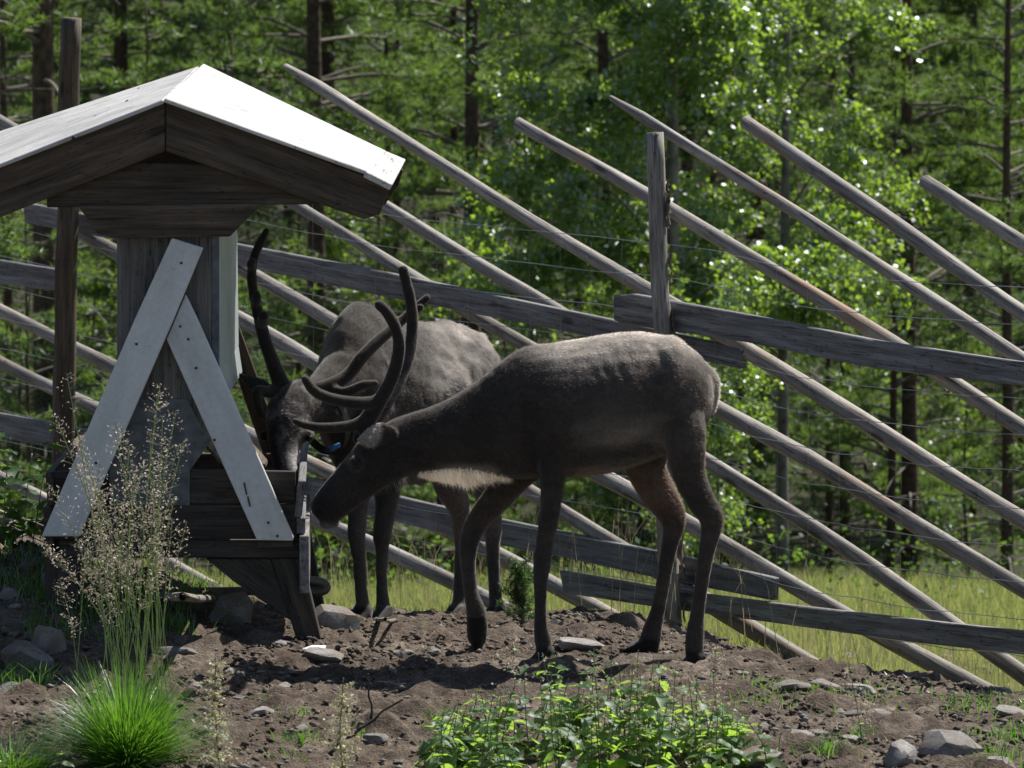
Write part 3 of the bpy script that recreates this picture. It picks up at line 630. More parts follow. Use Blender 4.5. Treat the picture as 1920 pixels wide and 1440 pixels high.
# ---- the farther reindeer, three quarter on, head down in the trough
OFFY = .60
d2b = at(700,1195,.62); deer2 = thing('reindeer', 'lumpy coated grey reindeer with mottled face eating with its head inside the trough', 'reindeer', (d2b.x,.7+OFFY,gz(d2b.x,.7+OFFY)))
sp = Soup()
ax2 = norm(np.array((.41,.75,0))); sd2 = np.array((-ax2[1],ax2[0],0))
TB = [(640,.52,650,840,.09),(652,.60,600,880,.14),(668,.70,564,900,.165),(690,.78,570,905,.185),(722,.88,588,908,.21),(775,1.05,600,908,.24),(825,1.22,602,895,.245),(868,1.38,610,870,.21),(893,1.50,632,840,.15),(903,1.56,670,790,.08)]
st = []
for px_,Y,t_,b_,hw in TB:
    a = at(px_,t_,Y); b = at(px_,b_,Y); st.append([*((a+b)/2), hw, (a.z-b.z)/2])
Q = catmull(np.array(st), 4); loft(sp, [(q[:3], q[3], q[4], sd2, Z) for q in Q], 28, .25)
NK = [(672,690,.66,80,.13),(648,718,.56,72,.105),(622,742,.48,64,.09),(596,762,.41,56,.08),(572,770,.36,48,.075)]
P = np.array([[*at(x,y,Y), hw, r*S*15.5] for x,y,Y,r,hw in NK]); Q = catmull(P, 4); sp.tube(Q[:,:3], Q[:,3], 18, ref=sd2, r2=Q[:,4])
HD = [(572,752,.36,.080,.085),(552,762,.31,.085,.088),(540,785,.27,.078,.085),(536,815,.235,.064,.075),(534,848,.20,.050,.062),(537,876,.17,.046,.054),(541,900,.15,.040,.046),(543,914,.14,.02,.025)]
P = np.array([[*at(x,y,Y), hw, hh] for x,y,Y,hw,hh in HD]); Q = catmull(P, 4); sp.tube(Q[:,:3], Q[:,3], 18, ref=(1,-.25,0), r2=Q[:,4])
ear_verts(sp, at(520,742,.36), at(446,700,.38), .07, (.3,.3,.9)); ear_verts(sp, at(596,772,.36), at(655,800,.32), .07, (.3,.2,.9))
for x,Y in ((500,.27),(577,.245)): limb(sp, [(x,808,14,Y),(x,826,12,Y-.01)])
limb(sp, [(655,800,50,.60),(665,890,34,.58),(670,930,24,.57),(670,975,18.5,.56),(669,1010,17,.555),(673,1045,13.5,.55),(677,1100,11.5,.55),(681,1140,14.5,.55),(681,1165,17,.55),(680,1184,18,.55)], side=(0,1,0), flat=.9)
limb(sp, [(715,800,52,.78),(722,890,36,.74),(726,930,24,.72),(722,965,19,.70),(716,1000,18,.69),(716,1050,13,.68),(716,1100,11.5,.67),(717,1140,15,.66),(719,1165,19,.65),(720,1186,20,.64)], flat=.9)
limb(sp, [(830,760,80,1.25),(838,850,52,1.22),(842,905,33,1.22),(858,945,24,1.24),(866,985,20,1.26),(866,1020,15,1.26),(864,1070,13,1.25),(862,1120,13,1.24),(858,1155,17,1.23),(856,1180,18,1.22)], flat=.9)
limb(sp, [(885,760,66,1.44),(895,850,44,1.44),(908,910,28,1.46),(918,950,21,1.48),(924,985,18,1.49),(924,1020,14.5,1.49),(926,1070,12.5,1.48),(929,1120,12.5,1.47),(930,1150,15,1.46),(930,1172,16,1.45)], flat=.9)
hd = (-.45,-.8,0)
for x,Y in ((680,.55),(722,.63),(856,1.21),(930,1.44)): hoof(sp, x, gpy(x,Y), Y, hd, .07)
me = remesh(sp, .008, 7); V = getv(me); N = getn(me); px, py = project(V)
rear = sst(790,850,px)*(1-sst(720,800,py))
V = V + N*(.016*rear*fbm(V[:,0]*11,V[:,1]*6,V[:,2]*11,3) + .004*fbm(V[:,0]*16,V[:,1]*16,V[:,2]*16,2))[:,None]
C = np.tile(np.array((.052,.045,.040)), (len(V),1)); hdm = (V[:,1]<.40+OFFY)&(px<665)&(py<930)
C = bl((.040,.035,.031), (1-sst(690,750,px))*(py<900)); C = bl((.06,.053,.048), sst(880,930,py)); C = bl((.11,.09,.078), sst(890,920,py)*(1-sst(1000,1060,py))*(px>800))
C = bl((.21,.192,.175), (rear+sst(.55,.95,N[:,2])*sst(700,760,px)*.4)*(.5+.6*np.clip(fbm(V[:,0]*9,V[:,1]*9,V[:,2]*9,3),-1,1)))  # patchy pale rump and topline, with sunlight worked into the coat colour
hm = hdm*1.0
C = bl((.050,.043,.038), hm); C = bl((.17,.15,.14), hm*.8*sst(.15,.55,fbm(V[:,0]*26+3,V[:,1]*26,V[:,2]*26,3)))
C = bl((.02,.017,.016), hm*(1-sst(515,528,px+6*vnoise(py*.1,0)))*sst(790,830,py)); C = bl((.02,.017,.015), hm*np.exp(-(((px-577)/16)**2+((py-822)/13)**2)))
C = bl((.32,.31,.31), hm*.9*np.exp(-(((px-553)/13)**2+((py-868)/26)**2))); C = bl((.03,.03,.035), hm*sst(893,905,py))
C = bl((.05,.045,.04), ((px<510)&(py<750)&(py>650))*1.0)
C = bl((.5,.48,.45), np.exp(-(((px-737)/14)**2+((py-1178)/16)**2))*(V[:,1]<1+OFFY))
C = bl((.014,.012,.011), 1-sst(.045,.06, V[:,2]-gz_arr(V[:,0],V[:,1])))
C *= (1+.22*fbm(V[:,0]*9,V[:,1]*9,V[:,2]*9+4,3))[:,None]
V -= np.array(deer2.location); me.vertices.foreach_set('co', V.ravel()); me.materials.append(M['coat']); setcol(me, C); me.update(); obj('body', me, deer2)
hairs('fur', me, C, 90000, .014, lambda P: np.tile(np.array((.45,.6,-.6)), (len(P),1)), deer2, .0013, .25, gain=1.5, lenf=lambda P: np.where(P[:,2]<.45,.5,1.15))
n_b = 700; bx = RNG.uniform(650,760,n_b); root = np.array([tuple(at(x, 892, .62+.0012*(x-650))) for x in bx]); root[:,1] += RNG.normal(0,.03,n_b); root[:,2] += .02
L = RNG.uniform(.04,.11,n_b); dr = norm(np.stack([RNG.normal(0,.3,n_b), RNG.normal(0,.3,n_b), -np.ones(n_b)],1)); sdv = norm(np.cross(dr, RNG.normal(0,1,(n_b,3))))
VV = np.stack([root-sdv*.001, root+sdv*.001, root+dr*L[:,None]],1).reshape(-1,3) - np.array(deer2.location)
mb = meshdata('beard', VV, np.arange(n_b*3).reshape(-1,3), M['hair']); setcol(mb, np.tile(np.array((.36,.34,.31)),(len(VV),1))); ob = obj('beard', mb, deer2); ob['kind'] = 'stuff'
c = at(581,822,.215); V_,F_ = tube_vf([c+Vector((.006,-.012,0)),c+Vector((.004,-.008,0)),c,c+Vector((-.004,.008,0))],[.003,.011,.0135,.011],10,ref=(1,0,0)); wobj('eye',V_,F_,M['eye'],deer2,True)
antler('antler', [[(536,738,19,.32),(524,712,18,.31),(508,670,16,.30),(497,640,15,.295),(487,600,14,.29),(476,552,12,.29),(472,512,12,.30),(478,478,11,.31),(490,452,11,.315),(499,434,9,.32)],
     [(490,610,13,.29),(493,600,13,.25),(494,592,13.5,.22)],[(479,572,11,.29),(481,560,11,.25),(481,552,10.5,.235)],[(472,505,10,.30),(471,495,10,.27),(473,490,9.5,.26)],
     [(528,722,14,.31),(505,735,13,.27),(484,732,12,.235),(482,755,12,.22),(490,778,10,.215)],[(535,735,13,.32),(548,742,11,.28),(556,747,10,.265)]], deer2, vel, 3)
antler('antler', [[(562,742,18,.34),(580,734,17,.35),(620,722,16,.37),(653,702,15,.40),(680,668,14.5,.43),(711,637,14,.47),(735,617,13,.50),(761,594,12.5,.53),(785,572,11,.55),(800,558,9.5,.56)],
     [(764,592,10,.53),(778,584,9,.515),(788,576,9,.505)],[(612,726,12,.37),(645,736,12,.33),(680,722,11,.32),(703,718,9,.33)]], deer2, vel, 4)
# collar round the farther animal's neck
cc = at(606,786,.425); axn = norm(np.array(at(575,772,.36))-np.array(at(640,722,.54))); e1 = norm(np.cross(axn,(0,0,1.0))); e2 = np.cross(e1,axn)
V = []; F = []; n = 28; ctr = np.array(cc)
for i in range(n):
    t = 2*math.pi*i/n; rad = e1*math.cos(t)*.098 + e2*math.sin(t)*.125
    for a_,r_ in ((-.016,1),(.016,1),(.016,1.06),(-.016,1.06)): V.append(ctr + rad*r_ + axn*a_)
    j = (i+1)%n
    for k in range(4): F.append((i*4+k, i*4+(k+1)%4, j*4+(k+1)%4, j*4+k))
collar = tag(obj('collar', meshdata('collar', np.array(V)-ctr, F, M['black']), None, ctr), 'black strap collar with blue tag round the neck of the feeding reindeer', 'collar')
c = at(628,838,.36) - Vector(ctr); sp2 = Soup(); sp2.tube([c+Vector((-.02,0,-.008)), c+Vector((-.018,0,-.008)), c+Vector((.018,0,.008)), c+Vector((.02,0,.008))],[.004,.009,.009,.004],10); obj('tag', sp2.data('tag',M['blue']), collar)
OFFY = 0.0
# ------------------------------------------------------------------ stones, sticks, scraps on the ground
def stone_mesh(seed, sub=2):
    bm = bmesh.new(); bmesh.ops.create_icosphere(bm, subdivisions=sub, radius=1); rg = np.random.default_rng(seed)
    V = np.array([v.co[:] for v in bm.verts]); 
    V *= (1+.22*vnoise(V[:,0]*1.2+seed,V[:,1]*1.2,V[:,2]*1.2))[:,None]
    for k in range(13):
        d = norm(rg.normal(0,1,3)); h = rg.uniform(.42,.8); s_ = V@d; V -= np.outer(np.maximum(s_-h,0)*.97, d)
    V *= (1+.035*fbm(V[:,0]*4+seed,V[:,1]*4,V[:,2]*4,2))[:,None]; V /= np.abs(V).max(0)
    for v,c in zip(bm.verts, V): v.co = c
    me = bpy.data.meshes.new('stone'); bm.to_mesh(me); bm.free(); me.materials.append(M['stone']); me.polygons.foreach_set('use_smooth', np.zeros(len(me.polygons),bool)); return me
SM = [stone_mesh(i, 3) for i in range(8)]
for m_ in SM: m_.polygons.foreach_set('use_smooth', np.ones(len(m_.polygons),bool)); m_.set_sharp_from_angle(angle=R(24))
def stone(px, py, wpx, hpx, label, k=0, group=None, dep=.8, sink=.35):
    p = hit(px, py); s_ = S*(15+p.y); o = obj('stone', SM[k%8]); hx = wpx*s_/2; hz = hpx*s_/2*1.15
    o.scale = (hx, hx*dep, max(hz, hx*.22)); o.location = (p.x, p.y+hx*dep*.4, gz(p.x, p.y+hx*dep*.4)+o.scale.z*(1-2*sink)+.0); o.rotation_euler = (random.uniform(-.15,.15),random.uniform(-.15,.15),random.uniform(-.4,.4))
    return tag(o, label, 'stone', group)
for a_ in [(40,1262,120,95,'large dark angular boulder on the soil beside the grass tuft',0),(85,1235,75,80,'squarish stone leaning against the large boulder',1),(440,1175,115,85,'rough brown rock lying under the feeder between its legs',2),
    (632,1185,110,70,'smooth slanting rock behind the feeder foot',3),(757,1236,66,20,'flat dark oval stone in front of the far reindeer hooves',4),(1078,1222,100,30,'long smooth flat stone between the near reindeer feet',5),
    (1040,1180,34,30,'small round stone by the juniper sapling',6),(1466,1300,120,26,'low flat stone at the meadow edge by the fence',7),(1542,1290,70,30,'pale stone next to the slanting pole foot',0),(1605,1300,70,26,'pale grey stone between the feet of two slanting poles',1),
    (1692,1440,100,70,'pale angular stone at the soil edge beside three others',2),(1790,1420,140,70,'broad grey boulder with a dark cracked side',3),(1865,1450,90,50,'rounded stone beside the broad grey boulder',4),(1890,1345,70,26,'flat pale stone in the grass below the fence rail',5),
    (1425,1440,110,55,'light stone beside the nettle clump',6),(480,1348,80,24,'flat stone in the soil left of the nettles',7),(92,1108,50,40,'small pale rock uphill left of the feeder leg',1),(60,1070,60,34,'grey rock on the slope behind the feeder',2),(20,1128,46,36,'half buried grey rock at the slope foot',3),
    (330,1235,110,30,'pale slab of rock in front of the feeder',4),(600,1245,90,28,'dark half buried stone right of the white board scrap',5),(20,1310,120,40,'tan flat slab below the dark boulder',6),(1530,1385,60,24,'chipped flat stone in the bare soil',0),(700,1395,60,22,'dull stone half sunk beside the broken branch',1)]:
    stone(*a_)
for k in range(130):
    px = random.uniform(0,1900); py = random.uniform(1215,1435); wd = 10+34*random.random()**1.6
    stone(px, py, wd, wd*random.uniform(.35,.6), 'small grey stone lying loose on the trampled soil', k, 'small stones scattered on the soil')
for k in range(22):
    px = random.uniform(0,620); py = random.uniform(1040,1200); wd = random.uniform(14,40)
    stone(px, py, wd, wd*random.uniform(.35,.6), 'small grey stone lying on the slope behind the feeder', k, 'small stones behind the feeder')
for k in range(16):
    px = random.uniform(1380,1900); py = random.uniform(1290,1435); wd = random.uniform(26,60)
    stone(px, py, wd, wd*random.uniform(.35,.6), 'fist sized pale stone on the bare soil by the fence', k, 'larger stones on the right')
def stick(pts, r0, r1, label, mat='stick', name='stick', cat='stick', n=7, group=None, lift=1.0):
    P = []
    for q in pts:
        if len(q) == 2: p = hit(*q); p.z += r0*.6*lift
        else: p = at(*q)
        P.append(tuple(p))
    P = np.array(P); 
    Q = catmull(P, 6); t = np.linspace(0,1,len(Q)); Q = Q + .006*np.stack([vnoise(t*9,P[0,0]*7),vnoise(t*9,P[0,0]*9+3),vnoise(t*9,P[0,1]*5+8)],1)
    V,F = tube_vf(Q - P[0], (r0+(r1-r0)*t)*(1+.15*vnoise(t*11,P[0,1]*3)), n); return tag(obj(name, meshdata(name, V, F, M[mat], True), None, P[0]), label, cat, group)
stick([(290,1228),(360,1240),(420,1258),(470,1275)],.012,.007,'dark crooked branch lying in front of the feeder','darkw')
stick([(438,1288),(455,1272),(475,1284),(502,1302)],.014,.006,'short broken root end beside the crooked branch','darkw')
stick([(700,1285),(760,1292),(830,1305),(880,1308)],.011,.006,'pale forked branch lying flat on the soil behind the nettles')
stick([(604,1422,-1.75),(660,1378,-1.75),(700,1350,-1.75),(757,1308,-1.75)],.006,.003,'thin dark twig propped up off the soil','darkw')
stick([(697,1345,-1.7),(694,1300,-1.7),(688,1262,-1.7)],.004,.002,'short upright twig stuck in the soil','darkw')
stick([(600,1128),(680,1138),(760,1152)],.016,.010,'bleached stick behind the far reindeer front hooves'); stick([(735,1160),(790,1165),(830,1172)],.009,.006,'short bleached stick beside the far reindeer')
stick([(640,1140),(700,1160),(745,1170)],.010,.006,'pale thin stick lying across the bleached one')
stick([(1438,1332),(1465,1345),(1492,1362)],.008,.004,'curved pale root sticking out of bare soil'); stick([(1300,1340),(1380,1372),(1420,1400)],.008,.003,'straight dry twig right of the nettles')
stick([(-60,965),(20,985),(95,1005)],.055,.045,'weathered grey log lying uphill behind the feeder','stick','log','log',10)
stick([(-40,1408),(40,1420),(90,1432)],.012,.008,'dark stick beside the small nettle by the grass tuft','darkw')
for k in range(110):
    px = random.uniform(0,1850); py = random.uniform(1240,1420); a_ = random.uniform(-.5,.5); l_ = random.uniform(20,60)
    stick([(px,py),(px+l_*.5,py+l_*.5*a_*.5),(px+l_,py+l_*a_*.4)], .0042,.0022,'thin dry twig scrap lying on the trampled soil', n=5, group='twig scraps on the soil')
for k in range(26):
    px = random.uniform(0,160); py = random.uniform(905,1010); a_ = random.uniform(-1,1); p = at(px,py+20,1.7); p.z = gz(p.x,p.y)+random.uniform(0,.12)
    V,F = tube_vf([(0,0,0),(.07,.02,.03*a_),(random.uniform(.12,.22),0,.08*a_)],[.005,.004,.002],5)
    tag(obj('dry_twig', meshdata('dry_twig',V,F,M['stick'],True),None,p,(0,0,random.uniform(0,6))),'thin grey twig in the brushwood heap uphill of the feeder','twig','twigs in the brushwood heap')
# bent pipe lying behind the feeder
P = [tuple(at(x,y,1.15)) for x,y in ((300,1110),(400,1109),(500,1108),(585,1110),(606,1108),(612,1101),(606,1093),(590,1089),(575,1087))]
P = np.array(P); Q = catmull(P, 6); V,F = tube_vf(Q-P[0], .016, 10)
tag(obj('bent_pipe', meshdata('bent_pipe',V,F,M['pipe'],True),None,P[0]),'bent rusty pipe with hooked end lying behind the feeder','pipe')
stick([(300,1122),(400,1126),(515,1128)],.014,.012,'long straight pole lying in the soil under the feeder','stick')
p = hit(588,1228); A = [Vector((-.04,-.03,.0)),Vector((.035,-.03,0)),Vector((.04,.05,.0)),Vector((-.01,.05,0))]
bm_b = solid('board_scrap', [a_+p+Vector((0,0,.008)) for a_ in A], [a_+p+Vector((0,0,.026)) for a_ in A], M['white'], None, (1,0,0)); tag(bm_b,'small white painted board scrap at the feeder foot','board')
# loose clods and crumbs
def ico():
    bm = bmesh.new(); bmesh.ops.create_icosphere(bm, subdivisions=1, radius=1); V = np.array([v.co[:] for v in bm.verts]); F = np.array([[v.index for v in f.verts] for f in bm.faces]); bm.free(); return V,F
IV, IF = ico(); bmx = np.array([[1,0,0],[-1,0,0],[0,1,0],[0,-1,0],[0,0,1],[0,0,-1]],float); OF = np.array([[0,2,4],[2,1,4],[1,3,4],[3,0,4],[2,0,5],[1,2,5],[3,1,5],[0,3,5]])
n = 42000; cx = RNG.uniform(-2.1,2.1,n); cy = -2.2 + 4.2*RNG.random(n)**1.3; keep = (soil_mask(cx,cy) > RNG.random(n)) & (vnoise(cx*2.1,cy*2.1,30)+.75*RNG.random(n) > .1)
cx, cy = cx[keep], cy[keep]; n = len(cx); sz = .0032+.014*RNG.random(n)**5
sv = bmx[None]*sz[:,None,None]*RNG.uniform(.6,1.3,(n,6,1)); an = RNG.uniform(0,6.28,n)
V = np.stack([sv[...,0]*np.cos(an)[:,None]-sv[...,1]*np.sin(an)[:,None], sv[...,0]*np.sin(an)[:,None]+sv[...,1]*np.cos(an)[:,None], sv[...,2]*.75+sv[...,0]*.3],2) + np.stack([cx,cy,gz_arr(cx,cy)+sz*.5+.006],1)[:,None,:]
F = (OF[None]+6*np.arange(n)[:,None,None]).reshape(-1,3)
tag(obj('soil_crumbs', meshdata('soil_crumbs',V.reshape(-1,3),F,M['clod'])),'dark crumbs and clods of loose soil','soil',kind='stuff')
n = 4200; cx = RNG.uniform(-2.1,2.1,n); cy = -2.2+4.2*RNG.random(n); k = (soil_mask(cx,cy) > .5); cx, cy = cx[k], cy[k]; n = len(cx); sz = .004+.012*RNG.random(n)**3
sv = bmx[None]*sz[:,None,None]*RNG.uniform(.5,1.4,(n,6,1))*np.array((1.2,1,.55)); V = sv + np.stack([cx,cy,gz_arr(cx,cy)+sz*.3+.012],1)[:,None,:]
tag(obj('gravel', meshdata('gravel',V.reshape(-1,3),(OF[None]+6*np.arange(n)[:,None,None]).reshape(-1,3),M['stone'])),'small pale stone chips strewn through the soil','gravel',kind='stuff')
n = 9000; cx = RNG.uniform(-2.1,2.1,n); cy = -2.2+4.0*RNG.random(n); a_ = RNG.uniform(0,6.28,n); L = RNG.uniform(.012,.05,n); z = gz_arr(cx,cy)+.014
b0 = np.stack([cx,cy,z],1); dv = np.stack([np.cos(a_)*L,np.sin(a_)*L,RNG.uniform(-.004,.012,n)],1); wv = np.stack([-np.sin(a_),np.cos(a_),0*a_],1)*.0021
tag(obj('straw_litter', meshdata('straw_litter', np.stack([b0-wv,b0+wv,b0+dv],1).reshape(-1,3), np.arange(3*n).reshape(-1,3), M['straw'])),'bits of dry straw and needles strewn over the soil','litter',kind='stuff')

# ------------------------------------------------------------------ grasses
def blades(name, X, Y, H, W, mat, lean=.35, label='', cat='grass', zoff=0, leandir=None, loc=None, flat=.0):
    n = len(X); z = gz_arr(X,Y)-.01+zoff; a_ = RNG.uniform(0,6.28,n); la = RNG.uniform(0,6.28,n) if leandir is None else leandir; ln = H*lean*RNG.uniform(.2,1.3,n) 
    b = np.stack([X,Y,z],1); sd = np.stack([np.cos(a_),np.sin(a_)*.4,0*a_],1)*W[:,None]*.5; ld = np.stack([np.cos(la),np.sin(la),0*la],1)*ln[:,None]
    m1 = b + ld*.3 + np.stack([0*H,0*H,H*.6],1); tp = b + ld + np.stack([0*H,0*H,H*(1-flat*ln/H)],1)
    V = np.stack([b-sd,b+sd,m1+sd*.7,tp,m1-sd*.7],1).reshape(-1,3)
    if loc is not None: V = V-np.array(loc)
    return meshdata(name, V, fan5(n), M[mat])
n = 145000; d_ = RNG.random(n)**1.6; Y = 1.0+26*d_; hw = (Y+15)*.128; u_ = RNG.uniform(-1,1,n); X = np.where(np.arange(n)%4==0, np.sign(u_)*(1+1.4*np.abs(u_)), u_)*hw
k = ((1-soil_mask(X,Y)) > .5) & (vnoise(X*.9,Y*.5,8) > -.75); X, Y = X[k], Y[k]; Hh = RNG.uniform(.12,.34,len(X))*(.75+.5*sst(-.4,.5,vnoise(X*.8,Y*.8,5)))*(.32+.5*sst(3,14,Y))
tag(obj('meadow_grass', blades('meadow_grass',X,Y,Hh,.003+.00022*(Y+10),'meadow')),'sunlit yellow green meadow grass beyond the fence','grass',kind='stuff')
n = 800; X = RNG.uniform(-2,2.6,n); Y = 1.5+6*RNG.random(n); k = soil_mask(X,Y) < .3; X,Y = X[k],Y[k]
tag(obj('dry_grass_stalks', blades('dry_grass_stalks',X,Y,RNG.uniform(.3,.62,len(X)),np.full(len(X),.0035),'straw',.4)),'tall dry straw coloured grass stalks along the fence','grass',kind='stuff')
n = 26000; Y = 11+32*RNG.random(n); X = RNG.uniform(-1,1,n)*(Y+15)*.14; k = vnoise(X*.55,Y*.3,15)+.55*vnoise(X*2,Y*1.2,16) > RNG.uniform(-.5,.5,n)-.75*sst(6,16,Y)+.35; X,Y = X[k],Y[k]; n = len(X)
hgt = (.15+.75*np.maximum(vnoise(X*.7,Y*.5,17)+.4,0))*RNG.random(n)*(.3+.7*sst(6,12,Y)); P0 = np.stack([X,Y,gz_arr(X,Y)+hgt],1); dd = norm(RNG.normal(0,1,(n,3))*np.array((1,1,.6))); s2 = norm(np.cross(dd,RNG.normal(0,1,(n,3)))); sz = RNG.uniform(.025,.05,(n,1))
V = np.stack([P0,P0+dd*sz*.5+s2*sz*.4,P0+dd*sz*1.2,P0+dd*sz*.5-s2*sz*.4],1).reshape(-1,3)
tag(obj('undergrowth', meshdata('undergrowth',V,np.arange(n*4).reshape(-1,4),M['shrub'])),'low leafy undergrowth along the forest edge','undergrowth',kind='stuff')
# short green tufts on the trampled soil
ti = 0
def small_tuft(px, py, sp_, n, H, label, grp=None):
    p = hit(px,py); x = p.x+RNG.normal(0,sp_,n); y = p.y+RNG.normal(0,sp_*.8,n); h_ = H*RNG.uniform(.4,1.2,n)
    return tag(obj('grass_tuft', blades('grass_tuft',x,y,h_,np.full(n,.005),'lush',.6,loc=(p.x,p.y,p.z)),None,p), label,'grass',grp,'stuff')
for q in [(40,1300,.06,160,.10),(545,1345,.03,50,.05),(570,1400,.03,50,.06),(500,1320,.03,40,.04),(1440,1290,.08,120,.04),(1500,1292,.07,90,.04),(1700,1318,.10,110,.05),(1850,1335,.12,160,.06),(1550,1425,.05,90,.09),(1900,1390,.04,60,.08),(845,1385,.04,80,.10),(140,1150,.12,220,.10),(250,1120,.14,260,.11),(380,1110,.1,160,.07),(120,1190,.1,140,.09),(420,1100,.1,120,.06),(20,1055,.14,220,.09),(320,1190,.05,90,.10),(1620,1390,.03,50,.06),(1880,1440,.05,90,.1)]+[(random.uniform(1380,1900),random.uniform(1290,1340),.07,70,.045) for _ in range(9)]+[(random.uniform(0,560),random.uniform(1060,1150),.10,120,.07) for _ in range(9)]+[(random.uniform(0,1900),random.uniform(1260,1430),.03,26,.05) for _ in range(14)]:
    small_tuft(*q, 'short bright green grass tuft growing out of trampled soil', 'short grass tufts on the soil')
# the big tussock
def tussock(px, py, n, R_, H, label, mat='lush', base=.05, name='grass_tussock', wd=.0023):
    p = hit(px,py,-4); a_ = RNG.uniform(0,6.28,n); out = RNG.random(n)**.75; r0 = base*np.sqrt(RNG.random(n)); ht = H*(1.08-.72*out**1.3)*RNG.uniform(.4,1.12,n); ro = R_*out*RNG.uniform(.6,1.15,n)
    dr = np.stack([np.cos(a_),np.sin(a_)],1); P = []; dp = RNG.uniform(.0,.45,n)*out
    for t in np.linspace(0,1,6):
        P.append(np.column_stack([dr*(r0*(1+.6*t)+ro*t**1.7)[:,None], ht*(t**.8*(1+dp)-dp*t**2.6)]))
    sa = a_+RNG.normal(1.57,.7,n); sd = np.stack([np.cos(sa),np.sin(sa),0*a_],1)*wd
    V = np.stack([P[0]-sd,P[0]+sd]+[q for k in (1,2,3,4) for q in (P[k]-sd*(1-.16*k),P[k]+sd*(1-.16*k))]+[P[5]-sd*.1,P[5]+sd*.1],1).reshape(-1,3)
    F = (np.array([[2*k,2*k+1,2*k+3,2*k+2] for k in range(5)])[None]+12*np.arange(n)[:,None,None]).reshape(-1,4); return tag(obj(name, meshdata(name,V,F,M[mat]),None,(p.x,p.y,p.z-.01)), label, 'grass', kind='stuff')
tussock(240,1442,2100,.29,.32,'big dense bright green grass tussock in front of the feeder', base=.075)
tussock(20,1440,500,.22,.12,'low spreading grass clump beside the big tussock',base=.1)
# tall flowering grass with feathery panicles
PV = []; SV = []; nst = 54
for k in range(nst):
    bx_ = random.gauss(250,38); tx = random.choice([random.gauss(130,50),random.gauss(215,70),random.gauss(285,35)]); ty = random.choice([random.gauss(880,70),random.gauss(990,60),random.gauss(930,80)])
    if k < 6: tx, ty = [(330,770),(345,825),(300,720),(125,700),(215,790),(296,735)][k]
    Yb = random.uniform(-1.55,-1.0); b = np.array(at(bx_,1400,Yb)); b[2] = gz(b[0],b[1]); t_ = np.array(at(tx,ty,Yb+random.uniform(-.1,.1)))
    mid = b*.45+t_*.55+np.array(((b[0]-t_[0])*.12,0,.03)); C_ = catmull([b,mid,t_],12)
    for i in range(len(C_)-1):
        sd = np.array((.0013,0,0)); SV.append([C_[i]-sd,C_[i]+sd,C_[i+1]+sd*.9,C_[i+1]-sd*.9])
    m_ = random.randint(55,110) if k >= 6 else 34
    Lp = random.uniform(.16,.27) if k >= 6 else .12
    ax = norm(C_[-1]-C_[-5])
    for j in range(m_):
        f = random.random(); base = C_[-1]-ax*Lp*f; a_ = random.uniform(0,6.28); rr = (.012+.075*f*(1.15-f))*random.random()**.6*1.3
        q = base+np.array((math.cos(a_)*rr, math.sin(a_)*rr, rr*.35)); sz = random.uniform(.002,.0045); u = norm(RNG.normal(0,1,3)); v = norm(np.cross(u,RNG.normal(0,1,3)))
        PV.append([q-u*sz*1.5, q-v*sz*.6, q+u*sz*1.5, q+v*sz*.6])
        if j%3==0:
            sd = np.array((.0005,0,0)); PV.append([base-sd,base+sd,q+sd,q-sd])
V = np.array(PV).reshape(-1,3); tg = tag(obj('flowering_grass', meshdata('flowering_grass',V,np.arange(len(V)).reshape(-1,4),M['panicle'])),'tall feathery flowering grass with pale seed heads before the feeder','grass',kind='stuff')
V = np.array(SV).reshape(-1,3); o_ = obj('stalks', meshdata('stalks',V,np.arange(len(V)).reshape(-1,4),M['stem']), tg); o_['kind'] = 'stuff'

# ------------------------------------------------------------------ leafy plants
def leaf_mesh(name, L, W, mat, teeth=6, fold=.25, droop=.3, seed=0, lobes=0):
    rg = np.random.default_rng(seed); n = teeth*2+1; t = np.linspace(0,1,n); prof = W/2*np.sin(np.pi*np.clip(t,0,1)**.7)**.8; prof *= 1+.14*(np.arange(n)%2)*(t<.95)
    if lobes: prof = W/2*(np.abs(np.sin(t*math.pi*1.5+.2))*.55+.5)*np.sin(np.pi*t**.8)**.5
    prof[0] = prof[-1] = .0005; V = []; F = []
    for i in range(n):
        x = L*t[i]; z = -droop*L*t[i]**2 + .03*L*math.sin(t[i]*9+seed)
        V += [(x,prof[i],z+fold*prof[i]),(x,0,z),(x,-prof[i],z+fold*prof[i])]
    for i in range(n-1):
        a_ = i*3; F += [(a_,a_+1,a_+4,a_+3),(a_+1,a_+2,a_+5,a_+4)]
    return meshdata(name, V, F, M[mat], True)
NL = [leaf_mesh('leaf',L,W,'nettle',6,.22,dr,i) for i,(L,W,dr) in enumerate(((.078,.043,.35),(.062,.036,.2),(.095,.05,.5),(.046,.028,.1)))]
SL = [leaf_mesh('leaf',L,L*.85,'shrub',6,.15,.35,10+i,lobes=1) for i,L in enumerate((.10,.08,.07))]
